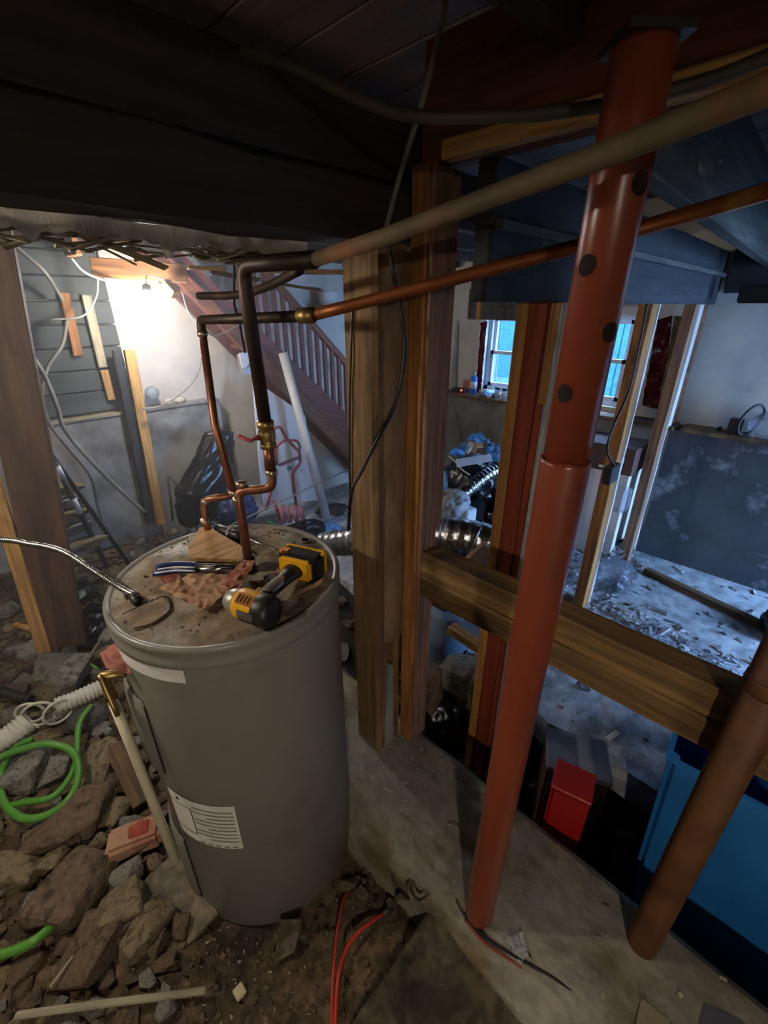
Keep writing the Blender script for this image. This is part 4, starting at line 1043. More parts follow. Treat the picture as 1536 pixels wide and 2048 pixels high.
# green hose
hz_ = .075
coil = [ground(158, 1450, .10), ground(150, 1530, .09), ground(110, 1590, .09), ground(45, 1605, .07), ground(18, 1612, .07)]
loop = [ground(64, 1478, .11), ground(30, 1497, .10), ground(4, 1540, .08), ground(6, 1600, .075), ground(45, 1636, .07), ground(100, 1627, .075), ground(145, 1588, .09), ground(157, 1535, .10), ground(140, 1500, .11), ground(95, 1488, .12), ground(45, 1498, .115), ground(-10, 1520, .11), ground(-60, 1560, .10)]
gh = thing('green_hose', 'bright green garden hose coiled on the stones at the left', 'hose', ground(80, 1600))
tube('hose_loop', loop, .0128, M['green_hose'], gh, 10, 8)
tube('hose_run', [ground(182, 1412, .10)] + coil, .0112, M['green_hose'], gh, 10, 8)
tag(tube('green_hose', [ground(-30, 1918, .05), ground(30, 1900, .06), ground(70, 1880, .06), ground(104, 1852, .05), ground(120, 1838, .03)], .0125, M['green_hose'], None, 10, 8), 'short green hose end arching over stones at the lower left edge', 'hose')
tag(tube('green_hose', [ground(70, 1362, .03), ground(100, 1350, .04), ground(165, 1325, .07), ground(196, 1338, .06)], .006, M['green_hose'], None, 8, 8), 'bit of green hose showing behind the pale flat stone', 'hose')
# white corrugated hose pieces
ch = thing('corrugated_hose', 'broken white corrugated drain hose on the rubble left of the brass valve', 'hose', ground(90, 1430))
corrugated('hose_section', [ground(112, 1412, .10), ground(150, 1398, .11), ground(208, 1372, .12)], .033, M['white_plastic'], ch, .016, .10, 16, False)
corrugated('hose_section', [ground(60, 1440, .09), ground(25, 1470, .08), ground(-25, 1500, .07)], .046, M['white_plastic'], ch, .018, .09, 16, False)
corrugated('hose_section', [ground(62, 1400, .10), ground(20, 1388, .10), ground(-20, 1372, .09)], .018, M['dust_black'], ch, .016, .12, 14, False)
for (u, v, rr2, tl) in ((78, 1428, .058, .5), (116, 1424, .052, .9), (60, 1426, .050, .3)):
    c = ground(u, v, .10); a1 = (RIGHT * math.cos(tl) + FWD * math.sin(tl)).normalized(); a2 = UP
    tube('torn_ring', [c + (a1 * math.cos(a) + a2 * math.sin(a)) * rr2 for a in [2*PI*k/20 for k in range(19)]], .006, M['white_plastic'], ch, 6)
tag(blob('plastic_bag', ground(180, 1445, .01), (.07, .05, .045), M['clear_bag'], None, 4, .5, 3, 4), 'dusty clear plastic bag crumpled beside the relief pipe', 'bag')
tag(blob('glass_stopper', ground(218, 1468, .03), (.016, .014, .02), M['glass_jar'], None, 3, .3, 3, 7), 'small clear plastic lump under the relief pipe', 'plastic')

# ------------------------------------------------------------------ foreground mud, cables
tag(sheet('plywood_sheet', ground(690, 2075, .01), onz(1240, 2075, .03), onz(925, 1805, .045), onz(860, 1815, .02), M['mud'], None, 24, 20, .008, 6, .012, 4, sharp=False, smooth=True), 'large muddy flat plywood sheet lying beside the curb at the bottom', 'plywood')
mp_ = onz(835, 1745, .02)
ml = thing('muddy_sack', 'crumpled mud-caked plastic between the heater and the curb', 'plastic sheet', mp_)
sheet('folds', onz(770, 1680, .01), onz(845, 1690, .05), onz(890, 1790, .03), onz(790, 1800, .01), M['mud'], ml, 34, 34, .016, 16, .003, 21)
for (u, v, r_) in ((840, 1775, .034), (842, 1772, .022)):
    c = onz(u, v, .045); tube('ring_fold', [c + Vector((r_ * 1.1 * math.cos(a), r_ * math.sin(a), .004 * math.sin(3 * a))) for a in [2*PI*k/24 for k in range(25)]], .006, M['mud'], ml, 8)
for i in range(26):
    u = rr_.uniform(690, 800); v = rr_.uniform(1600, 1830); p = onz(u, v, -.03)
    if not tank_clear(p, .03): continue
    s1 = rr_.uniform(.012, .03); p.z = gz(p.x, p.y) + s1 * .3
    rock(p, s1 * 1.3, s1, s1 * .7, kinds[rr_.randrange(4)], 'small muddy stone in the gap between heater and curb', 'stones between heater and curb')
tag(tube('red_cable', [ground(696, 1782, .0), ground(686, 1800, .025), ground(676, 1850, .035), ground(668, 1930, .03), ground(664, 2000, .02), ground(664, 2080, .015)], .0042, M['red_cable'], None, 8, 8), 'straight red cable coming out of the mud by the heater', 'cable')
rc = tag(tube('red_cable', [ground(768, 1826, .0), ground(750, 1838, .02), ground(715, 1866, .035), ground(690, 1905, .035), ground(676, 1960, .03), ground(668, 2080, .02)], .0055, M['red_cable'], None, 8, 8), 'curved red cable ending in small connectors, right of the straight one', 'cable')
tube('connector', [ground(766, 1828, .002), ground(776, 1818, .012)], .006, M['steel'], rc, 8)
def curbp(u, v, z=.10): return onz(u, v, z)
ec = thing('edge_cables', 'black and red cables running along the left edge of the curb', 'cable', curbp(1000, 1890))
tube('black_cable', [curbp(905, 1783, .08), curbp(935, 1838, .085), curbp(985, 1885, .09), curbp(1060, 1930, .095), curbp(1120, 1965, .095), curbp(1250, 2070, .09)], .004, M['wire_black'], ec, 8, 8)
tube('red_cable', [curbp(930, 1840, .072), curbp(970, 1885, .078), curbp(1040, 1932, .08), curbp(1110, 1975, .08), curbp(1225, 2070, .078)], .0045, mat('dull_red_cable', '#8d4436', '#7a392d', rough=.6, scale=6), ec, 8, 8)
tube('lit_tip', [curbp(903, 1778, .085), curbp(915, 1800, .085), curbp(928, 1825, .085)], .003, M['brass'], ec, 6)  # brass colour paints the yellow light on the cable end
tag(blob('black_clip', curbp(904, 1752, .07), (.012, .012, .012), M['black'], None, 3, .4, 3, 2), 'small black connector on the curb left of the column foot', 'connector')
tag(sheet('white_wrapper', curbp(1005, 1870, .105), curbp(1045, 1862, .115), curbp(1058, 1910, .115), curbp(1040, 1925, .105), M['door_white'], None, 16, 16, .012, 30, .001, 5), 'crumpled white wrapper on the curb near the column foot', 'wrapper')
tag(sheet('plaster_piece', curbp(1283, 1995, .105), curbp(1340, 2040, .105), curbp(1330, 2080, .112), curbp(1270, 2060, .112), M['insulation'], None, 6, 6, .003, 12, .012, 3), 'pale plaster fragment on the curb at the bottom right', 'plaster')
tag(sheet('slate_piece', curbp(1410, 2005, .105), curbp(1490, 2045, .105), curbp(1480, 2090, .112), curbp(1400, 2070, .112), M['grey_paint'], None, 6, 6, .003, 12, .012, 8), 'grey flat fragment at the very bottom right of the curb', 'fragment')
# wood chips as one scatter
def scatter(name, n, pf, smin, smax, m, seed, flat=.3, el=2.2):
    rnd = random.Random(seed); vs = []; fs = []
    F_ = ((0,3,2,1),(4,5,6,7),(0,1,5,4),(1,2,6,5),(2,3,7,6),(3,0,4,7))
    for _ in range(n):
        p = pf(rnd)
        if p is None: continue
        s = rnd.uniform(smin, smax)
        mtx = Matrix.Translation(p) @ Euler((rnd.uniform(-.5, .5), rnd.uniform(-.5, .5), rnd.uniform(0, 6.28))).to_matrix().to_4x4()
        a, b, c = s * rnd.uniform(.6, el) / 2, s * rnd.uniform(.4, 1) / 2, s * flat * rnd.uniform(.5, 1.2); k = len(vs); q = rnd.uniform(.3, 1)
        for co in ((-a,-b,0),(a,-b*q,0),(a*q,b,0),(-a,b*q,0),(-a*q,-b,c),(a,-b*q,c*q),(a*q,b*q,c),(-a,b,c*q)): vs.append(mtx @ Vector(co))
        for f in F_: fs.append([i + k for i in f])
    c0 = sum(vs, Vector()) / len(vs); c0.z = min(v.z for v in vs)
    me = bpy.data.meshes.new(name); me.from_pydata([v - c0 for v in vs], [], fs)
    return link(name, me, m, None, Matrix.Translation(c0))
def chip_curb(r):
    x = r.uniform(.66, .99); y = r.choice([r.uniform(.3, .85), r.uniform(-.5, .8), r.uniform(.5, .8)]); return Vector((x, y, .101))
tag(scatter('wood_chips', 170, chip_curb, .004, .014, M['chips'], 3), 'pale wood chips strewn over the curb', 'chips', None, 'stuff')
def chip_mud(r):
    p = onz(r.uniform(400, 1000), r.uniform(1800, 2048), 0); 
    if p.x > .5 or not tank_clear(p, .01): return None
    p.z = gz(p.x, p.y) + .002; return p
tag(scatter('mud_chips', 120, chip_mud, .002, .008, M['chips'], 4), 'tiny pale chips trodden into the mud in front', 'chips', None, 'stuff')
def crumb(r):
    x = r.uniform(-.9, .55); y = r.uniform(-.2, 2.4); p = Vector((x, y, 0))
    if not tank_clear(p, .015): return None
    p.z = gz(x, y) - .002; return p
tag(scatter('soil_crumbs', 7000, crumb, .004, .017, M['dirt'], 8, .7, 1.4), 'dark soil crumbs and grit over the earth floor', 'soil', None, 'stuff')
def crumb2(r):
    x = r.uniform(-.6, 1.4); y = r.uniform(2.0, 3.12); return Vector((x, y, gz(min(x, .7), y)))
tag(scatter('grit', 1800, crumb2, .008, .03, M['bark'], 9, .5, 2.5), 'splinters and grit on the heap by the far wall', 'grit', None, 'stuff')
def deb(r):
    if r.random() < .85:
        k = r.random(); p = onz(1130 + 330 * k + r.gauss(0, 30), 1235 + 165 * k + r.gauss(0, 26) - 30, 0)
    else: p = onz(r.uniform(1120, 1536), r.uniform(1090, 1480), 0)
    if p.x < 1.55 or p.x > 3.35: return None
    p.z = .001; return p
tag(scatter('floor_debris', 900, deb, .006, .04, M['debris'], 12, .35, 3.), 'broken plaster and lath debris swept along the slab edge', 'debris', None, 'stuff')
def deb2(r):
    x = r.uniform(1.6, 3.3); y = r.uniform(.55, .95); return Vector((x, y, .001))
tag(scatter('sawdust_debris', 420, deb2, .008, .035, M['debris'], 13, .4, 2.5), 'rubbish strewn round the feet of the far studs', 'debris', None, 'stuff')

# ------------------------------------------------------------------ pit contents
def onpit(u, v, h=0.):
    p = onz(u, v, -.3)
    for _ in range(6): p = onz(u, v, min(pz(p.x, p.y), -.03) + h)
    return p
bb = thing('blue_bin', 'big blue plastic bin standing in the pit behind the rusty post', 'bin', onz(1390, 1740, -.38))
c0 = onx(1415, 1600, 1.28)
bm_m = Matrix.Translation((1.42, -.25, -.42)) @ Matrix.Rotation(R(4), 4, 'Z')
def tub(name, mtx, w0, d0, w1, d1, h, m, parent, th=.008):
    bm = bmesh.new(); V = lambda a, b, z: bm.verts.new((a, b, z))
    def ringv(w_, d_, z): return [V(-w_/2, -d_/2, z), V(w_/2, -d_/2, z), V(w_/2, d_/2, z), V(-w_/2, d_/2, z)]
    r = [ringv(w0, d0, 0), ringv(w1, d1, h), ringv(w1 + .02, d1 + .02, h), ringv(w1 + .02, d1 + .02, h + .012), ringv(w1 - th, d1 - th, h + .012), ringv(w0 - th, d0 - th, th)]
    bm.faces.new(r[0][::-1]); bm.faces.new(r[-1])
    for a, b in zip(r, r[1:]):
        for k in range(4): bm.faces.new((a[k], a[(k+1) % 4], b[(k+1) % 4], b[k]))
    bmesh.ops.bevel(bm, geom=[e for e in bm.edges if abs(e.verts[0].co.z - e.verts[1].co.z) > .02], offset=.02, segments=3, affect='EDGES')
    bmesh.ops.transform(bm, matrix=mtx, verts=bm.verts[:]); return new(name, bm, m, parent)
tub('body', bm_m, .26, .46, .32, .54, .85, M['blue_bin'], bb)
tag(blob('navy_cover', onz(1262, 1735, -.30) + Vector((-.03, 0, -.1)), (.06, .09, .12), M['navy'], None, 4, .2, 2, 3), 'rounded navy plastic object low in front of the blue bin', 'plastic')
rb = thing('red_bin', 'bright red plastic container in the pit right of the steel column', 'container', Vector((1.17, .33, -.40)))
pr = onx(1130, 1620, 1.15)
rbox('body', Matrix.Translation((1.125, .215, -.42)) @ Matrix.Rotation(R(14), 4, 'Z'), (-.055, -.06, 0), (.055, .06, .65), M['red_bin'], rb, .010, 2)
rbox('lid', Matrix.Translation((1.125, .215, .228)) @ Matrix.Rotation(R(14), 4, 'Z'), (-.058, -.063, 0), (.058, .063, .012), M['red_bin'], rb, .004, 1)
kb = onz(1150, 1505, .10)
blk = thing('masonry_block', 'brown masonry block with a grey top, behind the red container', 'block', (kb.x, kb.y, -.42))
kmx = frm(Vector((kb.x, kb.y, 0)), (.5, -1, 0), None)
rbox('body', kmx, (-.10, -.09, -.50), (.12, .09, .075), M['block_brown'], blk, .012, 2)
rbox('grey_cap', kmx, (-.105, -.095, .075), (.125, .095, .10), M['grey_paint'], blk, .006, 1)
for i, (u, v, sx, sz, lab) in enumerate(((905, 1470, .15, .12, 'glossy black rubbish bag in the pit behind the curb'), (985, 1530, .11, .10, 'second black bag wedged behind the steel column'), (890, 1290, .10, .11, 'black sack stuffed under the rail beside the timber post'))):
    tag(blob('rubbish_bag', onpit(u, v, -.02), (sx, sx * .9, sz), M['black_bag'], None, 4, .35, 2.2, 30 + i), lab, 'bag')
for (u, v, wpx, hpx, k, lab) in ((865, 1370, 60, 110, 'rock_brown', 'tall brown stone right behind the foot of the studs'), (915, 1340, 75, 80, 'rock_grey', 'angular grey stone with a sharp corner, under the rail'), (945, 1390, 60, 70, 'rock_tan', 'tan stone below the angular grey one'), (940, 1325, 35, 25, 'rock_brown', 'small pinkish stone on top of the angular grey one')):
    p = at(u, v, 2.05); rock(p, m_px(wpx, p) * .8, m_px(wpx, p) * .7, m_px(hpx, p) * .8, k, lab, None, None, .2)
tries = 0; npit = []
while len(npit) < 60 and tries < 900:
    tries += 1
    x = rr_.uniform(1.06, 1.55); y = rr_.uniform(-.6, 1.9); s1 = rr_.uniform(.03, .08)
    p = Vector((x, y, min(pz(x, y), -.03) + s1 * .2))
    if any((p - q).length < (s1 + t_) * .6 for q, t_ in npit): continue
    npit.append((p, s1)); rock(p, s1 * 1.2, s1, s1 * .7, kinds[rr_.randrange(4)], 'dark stone lying on the sunken soil behind the curb', 'stones in the pit')
tag(sheet('navy_cloth', onpit(865, 1440, .03), onpit(930, 1450, .03), onpit(925, 1400, .05), onpit(865, 1400, .05), M['navy'], None, 16, 12, .02, 9, .002, 4), 'dark navy cloth lying in the pit beside the studs', 'cloth')
tag(beam('yellow_offcut', at(900, 1255, 2.0), at(968, 1300, 1.9), .05, .04, M['fir_pale'], None, rough=.004, segs=3), 'bright yellow-brown timber offcut under the rail', 'offcut')
tag(sheet('slate_offcut', at(905, 1250, 2.15), at(960, 1285, 2.05), at(990, 1250, 2.2), at(930, 1225, 2.3), M['grey_paint'], None, 4, 4, .001, 5, .01, 4), 'small grey slate resting on the yellow offcut', 'slate')
dr2 = onz(880, 1255, .1); dr2 = at(884, 1290, 2.3)
tag(lathe('drum', [(.10, -.45), (.11, -.44), (.11, .22), (.10, .235), (.0, .235)], mat('slate_blue_drum', '#5f7186', '#4e5d70', rough=.5, scale=5), None, 28, Matrix.Translation(at(893, 1255, 2.35) - Vector((0, 0, .10)))), 'slate-blue drum half hidden behind the studs', 'drum')
tag(beam('leaning_plank', at(900, 1170, 2.1), at(985, 1095, 1.95), .10, .03, M['fir_dark'], None, up=FWD), 'weathered plank slanting behind the red jamb above the rail', 'plank')

# ------------------------------------------------------------------ ducts, rubbish in the back room
d1 = [at(645, 1088, 2.75), at(690, 1085, 2.65), at(780, 1075, 2.5), at(900, 1072, 2.35), at(990, 1090, 2.27)]
fd = thing('foil_duct', 'thick silver foil duct lying behind the timber post', 'duct', at(900, 1110, 2.3))
pp_ = resample(catmull(d1, 16), .008)
tube('hose', pp_, .1, M['foil'], fd, 32, 0, [.070 + .03 * min(1, i / (len(pp_) * .45)) + .0022 * math.sin(i * .9) for i in range(len(pp_))])
for k in range(6):
    i = int(len(pp_) * (.1 + k * .16)); rad = .074 + .03 * min(1, i / (len(pp_) * .45))
    c = pp_[i]; T_ = (pp_[min(i+1, len(pp_)-1)] - pp_[i-1]).normalized(); s_ = T_.cross(UP).normalized(); u_ = s_.cross(T_)
    tube('wire_rib', [c + (s_ * math.cos(a) + u_ * math.sin(a)) * rad + T_ * .012 * math.sin(a) for a in [2*PI*j/24 for j in range(25)]], .003, M['steel'], fd, 6)
# junk that carries the duct
tag(box('carton', (1.52, 1.05, -.35), (2.0, 1.75, .33), M['dust_black'], None, .01), 'dark grimy crate carrying the thick foil duct', 'crate')
fd2 = thing('foil_duct', 'thin silver foil duct slanting up toward the rubbish bin', 'duct', at(905, 1010, 3.0))
p2 = resample(catmull([at(898, 1018, 2.9), at(925, 988, 2.95), at(965, 955, 3.0), at(992, 938, 3.05)], 12), .006)
tube('hose', p2, .05, M['foil'], fd2, 20, 0, [.052 + .002 * math.sin(i * 1.3) + .003 * noise.noise(Vector((i * .1, 0, 0))) for i in range(len(p2))])
lathe('open_end', [(.052, 0), (.056, .004), (.056, .012), (.050, .012)], M['foil'], fd2, 20, axis_m(p2[-1], p2[-1] - p2[-4]))
tb = onz(945, 1040, 0); tb = at(945, 1000, 3.25); tb.z = 0
bn = thing('rubbish_bin', 'black bin overflowing with paper and a blue bag under the window', 'bin', tb)
hB = .62
lathe('bin_body', [(.16, 0), (.17, .01), (.205, hB - .02), (.215, hB), (.200, hB), (.155, .03)], M['black'], bn, 28, Matrix.Translation(tb))
blob('liner', tb + Vector((0, 0, hB - .20)), (.225, .215, .16), M['black_bag'], bn, 4, .3, 2.5, 41)
sheet('white_board', at(912, 918, 3.0), at(982, 908, 3.0), at(986, 922, 2.98), at(914, 935, 2.98), M['door_white'], bn, 8, 4, .003, 8, .006, 2)
sheet('blue_bag', at(972, 925, 3.05), at(1002, 925, 3.05), at(998, 895, 3.1), at(974, 880, 3.15), M['blue_bag'], bn, 18, 18, .035, 9, .002, 43)
sheet('blue_bag', at(932, 886, 3.1), at(972, 888, 3.1), at(962, 872, 3.25), at(945, 870, 3.25), M['blue_bag'], bn, 18, 14, .03, 10, .002, 44)
sheet('blue_bag', at(898, 912, 3.02), at(930, 915, 3.02), at(932, 890, 3.12), at(915, 893, 3.12), M['blue_bag'], bn, 18, 14, .03, 10, .002, 45)
for (u0, v0, u1, v1) in ((942, 905, 955, 880), (930, 905, 945, 885), (960, 895, 955, 880)):
    beam('paper_slip', at(u0, v0, 3.08), at(u1, v1, 3.14), .05, .008, M['cardboard'] if u0 != 930 else M['door_white'], bn, bevel=0)
tube('bent_wire', [at(897, 912, 3.0), at(912, 925, 2.95), at(925, 940, 2.92), at(940, 950, 2.9)], .004, M['wire_white'], bn, 6, 4)
cb = at(1005, 990, 3.1); 
bx_ = thing('carton', 'small cardboard carton with red print beside the rubbish bin', 'box', Vector((cb.x, cb.y, 0)))
cdir = RIGHT; cb = cb + RIGHT * .03 - FWD * .12; cm = frm(Vector((cb.x, cb.y, 0)), RIGHT + FWD * .15, None)
rbox('box', cm, (-.07, 0, 0), (.16, .2, cb.z + .06), M['cardboard'], bx_, .004, 1)
text_mesh('print', 'DE', .065, M['red_ink'], bx_, cm @ Matrix.Translation((.005, -.002, cb.z + .0)) @ Matrix.Rotation(R(90), 4, 'X'))
text_mesh('print', 'POWER', .022, M['red_ink'], bx_, cm @ Matrix.Translation((.0, -.002, cb.z + .042)) @ Matrix.Rotation(R(90), 4, 'X')) if False else None
tag(sheet('blue_tarp', onz(930, 1040, .28), onz(1000, 1045, .28), onz(1000, 1020, .30), onz(935, 1015, .30), M['door_white'], None, 8, 8, .006, 8, .01, 3), 'white board lying behind the thick foil duct', 'board')
tag(box('junk_crate', (1.98, 1.15, 0), (2.35, 1.75, .26), M['dust_black'], None, .01), 'dark crate under the white board behind the duct', 'crate')
tag(tube('steel_tube', [onz(975, 1031, .335), onz(1012, 1028, .335)], .028, M['steel'], None, 18), 'short shiny steel tube lying on the white board', 'tube')
tag(blob('rag_heap', at(905, 1030, 2.75), (.10, .09, .09), M['debris'], None, 4, .5, 3, 51), 'heap of grey torn plastic below the thin foil duct', 'rubbish')
tag(box('white_tub', Vector((-.05, -.05, 0)) + at(930, 1042, 2.72), Vector((.05, .05, .09)) + at(930, 1042, 2.72), M['door_white'], None, .01), 'small white tub beside the grey heap', 'tub')
tag(blob('blue_rag', at(886, 1010, 2.95) - Vector((0, 0, .22)), (.03, .03, .24), M['blue_bag'], None, 4, .4, 3, 53), 'light blue rag hanging behind the stud edge', 'rag')

# white storage units and brown drawer below the second window
wu = thing('storage_cabinet', 'white cabinet with a brown drawer behind the two bare studs', 'cabinet', (3.25, .95, 0))
box('carcass', (3.10, .76, .0), (3.38, 1.40, .66), M['door_white'], wu, .004)
dz_ = box('drawer', (3.06, .74, .66), (3.38, 1.10, .84), mat('brown_drawer', '#5d423c', '#523a35', rough=.6, scale=5), wu, .006)
box('handle', (3.045, .86, .685), (3.06, .95, .70), M['white_trim'], dz_, .003)
box('drawer', (3.08, 1.11, .66), (3.38, 1.40, .84), M['stair_brown'], wu, .006)
tag(blob('clear_bag', onz(1225, 1170, .0), (.13, .10, .10), M['clear_bag'], None, 4, .45, 3, 61), 'clear bluish plastic bag on the slab beside a stud', 'bag')
for i, (u, v, sx, lab) in enumerate(((1388, 1115, .085, 'yellowish-white insulation lump on the slab by the dark wall'), (1232, 1070, .06, 'insulation scrap between the two bare studs'), (1325, 1095, .05, 'small insulation scrap left of the bigger lump'))):
    tag(blob('insulation_lump', onz(u, v, .0), (sx, sx * .8, sx * .6), M['insulation'], None, 4, .5, 2.5, 70 + i), lab, 'insulation')
tag(blob('trash_heap', onz(1225, 1105, 0), (.13, .12, .06), M['debris'], None, 4, .6, 4, 75, smooth=False), 'heap of dark rubbish at the feet of the bare studs', 'rubbish')
tag(box('clear_jug', at(1235, 1020, 3.0) - Vector((.06, .05, 0)), at(1235, 1020, 3.0) + Vector((.06, .05, .16)), M['clear_bag'], None, .015), 'clear blue plastic jug between the studs', 'jug')
tag(beam('sill_plate', onz(1290, 1140, .02), onz(1560, 1268, .02), .05, .04, M['old_wood'], None), 'old sill plate lying across the slab toward the dark wall', 'plank')
tag(beam('wall_batten', onz(1420, 1110, .03), onz(1580, 1190, .03), .04, .05, M['old_wood'], None), 'batten lying at the foot of the dark wall', 'plank')
tag(blob('dark_bag', onz(1560, 1275, 0), (.10, .10, .10), M['black_bag'], None, 4, .3, 2, 81), 'black bag at the right edge on the slab', 'bag')
for i, (a, b, c, d_) in enumerate(((1470, 1120, 1510, 1085), (1510, 1085, 1545, 1120), (1508, 1140, 1560, 1060))):
    pass
sw = thing('bent_stand', 'dark bent metal rod leaning at the foot of the dark wall', 'rod', onz(1520, 1140, 0))
tube('rod', [onz(1460, 1120, .05), onz(1505, 1100, .18), onz(1545, 1115, .10), onz(1515, 1148, .0)], .007, M['dust_black'], sw, 8)

# things on the window ledge
ZS = .956; XS = WX - .09
def onl(u): 
    d = ray(u, 785); return Vector((XS, XS * d.y / d.x, ZS))
sp = thing('spray_can', 'blue spray can standing on the window ledge', 'spray can', onl(946))
lathe('body', [(.029, 0), (.031, .004), (.031, .14), (.026, .152), (.013, .158)], M['spray_blue'], sp, 20, Matrix.Translation(onl(946)))
lathe('cap', [(.013, .156), (.016, .160), (.016, .180), (.006, .184), (.006, .195), (.0, .195)], M['tool_grey'], sp, 16, Matrix.Translation(onl(946)))
lathe('label_band', [(.0315, .05), (.0315, .11)], M['white_trim'], sp, 20, Matrix.Translation(onl(946)))
for i, (u, lab) in enumerate(((995, 'glass jar with a dark lid on the ledge, left of two'), (1009, 'glass jar with a dark lid on the ledge, nearest the red jamb'))):
    j = thing('jar', lab, 'jar', onl(u), 'jars on the window ledge')
    lathe('glass_body', [(.026, 0), (.028, .005), (.028, .060), (.022, .070)], M['glass_jar'], j, 18, Matrix.Translation(onl(u)))
    lathe('lid', [(.024, .068), (.025, .070), (.025, .086), (.0, .087)], M['black'], j, 18, Matrix.Translation(onl(u)))
    lathe('label', [(.0286, .015), (.0286, .045)], M['door_white'], j, 18, Matrix.Translation(onl(u)))
tag(lathe('tape_roll', [(.022, 0), (.022, .04), (.012, .04), (.012, 0)], M['cardboard'], None, 20, Matrix.Translation(onl(962)), caps=False), 'small brown tape roll beside the spray can', 'tape')
tag(blob('blue_cloth', onl(978), (.055, .06, .025), M['blue_bag'], None, 4, .4, 3, 90), 'light blue cloth bundled on the ledge', 'cloth')
tag(lathe('white_cup', [(.022, 0), (.03, .03), (.027, .03), (.02, .004)], M['white_trim'], None, 18, Matrix.Translation(onl(985) - Vector((.05, 0, 0)))), 'small white dish on the ledge edge', 'dish')
rd = thing('battery_charger', 'dark charger with a glowing red light at the left end of the ledge', 'charger', onl(922))
rbox('body', Matrix.Translation(onl(920)), (-.04, -.06, 0), (.04, .07, .035), M['black'], rd, .006)
blob('indicator', onl(928) + Vector((-.045, 0, .02)), (.007, .007, .007), M['led'], rd, 2, 0)
tag(rbox('red_carton', Matrix.Translation(onl(928)), (.045, -.03, 0), (.085, .05, .10), mat('pink_red_carton', '#b96a5c', '#a85c50', rough=.6, scale=6), None, .003), 'pinkish-red carton behind the charger on the ledge', 'carton')
tag(tube('charger_cord', [onl(917) + Vector((-.04, 0, .01)), onl(917) + Vector((-.10, .0, -.01)), onx(918, 850, XS - .09), onx(924, 890, XS - .06)], .003, M['wire_black'], None, 6, 6), 'thin black cord dangling from the charger', 'cord')
tag(sheet('white_board_strip', onx(898, 790, WX - .03), onx(911, 790, WX - .03), onx(915, 640, WX - .03), onx(912, 640, WX - .03), M['drywall'], None, 3, 10, .002, 8, .01, 3), 'torn white drywall edge beside the stud left of the window', 'drywall')
# things on the right-hand ledge
def onr(u): 
    d = ray(u, 855); return Vector((XS, XS * d.y / d.x, ZS))
pb_ = onr(1470)
tag(rbox('power_adapter', Matrix.Translation(pb_), (-.03, -.035, 0), (.03, .035, .09), M['black'], None, .005), 'black box beside the wire hoop on the right ledge', 'box')
c = onr(1498) + Vector((-.03, 0, .095))
tag(tube('wire_hoop', [c + (RIGHT * math.cos(a) * .062 + UP * math.sin(a) * .09 + RIGHT * .02 * math.sin(a)) for a in [2*PI*k/28 for k in range(29)]], .008, M['wire_black'], None, 8), 'black wire hoop standing on the right ledge', 'hoop')
tag(sheet('hoop_wrap', c + Vector((0, .03, -.06)), c + Vector((0, -.03, -.06)), c + Vector((0, -.035, .05)), c + Vector((0, .02, .05)), M['clear_bag'], None, 6, 6, .008, 12, .002, 6), 'clear plastic stretched inside the wire hoop', 'plastic')
tag(blob('plastic_bundle', onr(1540), (.06, .09, .08), M['clear_bag'], None, 4, .5, 3, 93), 'clear plastic bundle at the right end of the ledge', 'plastic')
tag(blob('wall_putty', onr(1440), (.015, .012, .015), M['dust_black'], None, 3, .3, 3, 95), 'small dark lump on the ledge left of the black box', 'lump')
# hanging bits at the right
tag(sheet('hanging_plastic', at(1395, 290, .95), at(1450, 270, .95), at(1440, 370, .95), at(1415, 385, .95), M['clear_bag'], None, 14, 22, .012, 22, .001, 5), 'torn clear plastic hanging from the joists behind the column', 'plastic')
tag(beam('hanging_stick', ony(960, 560, .66), ony(956, 640, .66), .008, .012, M['fir_pale'], None), 'short yellow stick hanging below the black header', 'stick')
tag(rbox('ceiling_box', frm(onx(1535, 590, 3.3), (0, 1, 0), None), (-.12, -.06, -.04), (.12, .06, .05), M['black'], None, .008), 'black bracket under the ceiling at the right edge', 'bracket')
jb_ = ony(1222, 947, .62)
jx = thing('junction_box', 'small grey metal junction box fixed on the bare stud', 'electrical box', jb_)
rbox('box', frm(jb_, (1, -.1, .1), None), (-.045, -.02, -.045), (.045, .02, .045), M['dark_steel'], jx, .004)
tube('cable', [jb_ + Vector((0, -.01, .04)), ony(1214, 900, .62), ony(1228, 850, .62), ony(1258, 780, .62), ony(1280, 680, .63), ony(1300, 580, .64), ony(1312, 530, .64)], .006, M['wire_black'], jx, 8, 8)
rbox('white_connector', frm(ony(1238, 935, .63), (.3, 0, 1), None), (-.03, -.01, -.012), (.05, .01, .012), M['white_trim'], jx, .003)

# ------------------------------------------------------------------ far left: strips, cables, poles on the dark wall
YW = WY - .06
def wallstrip(name, u0, v0, u1, v1, w_, m, label, cat, Y=YW, th=.02, group=None):
    return tag(beam(name, ony(u0, v0, Y), ony(u1, v1, Y), th, w_, m, None, up=(1, 0, 0), rough=.003, segs=5), label, cat, group)
wallstrip('furring_strip', 128, 585, 157, 712, .05, M['fir'], 'orange furring strip nailed on the dark siding', 'strip')
wallstrip('furring_strip', 172, 590, 206, 735, .05, M['lath'], 'grey-brown furring strip right of the orange one', 'strip')
wallstrip('furring_strip', 208, 740, 224, 800, .045, M['fir_pale'], 'short pale strip end above the crumbling ledge', 'strip')
wallstrip('batten', 232, 700, 300, 1045, .045, M['black_wood'], 'blackened batten left of the tall pale stud', 'batten', WY - .13, .03)
tag(beam('corner_stud', ony(258, 700, WY - .15), ony(322, 1048, WY - .15), .035, .06, M['fir_pale'], None, up=(1, 0, 0), rough=.004, segs=8), 'tall pale stud standing against the wall under the bulb', 'stud')
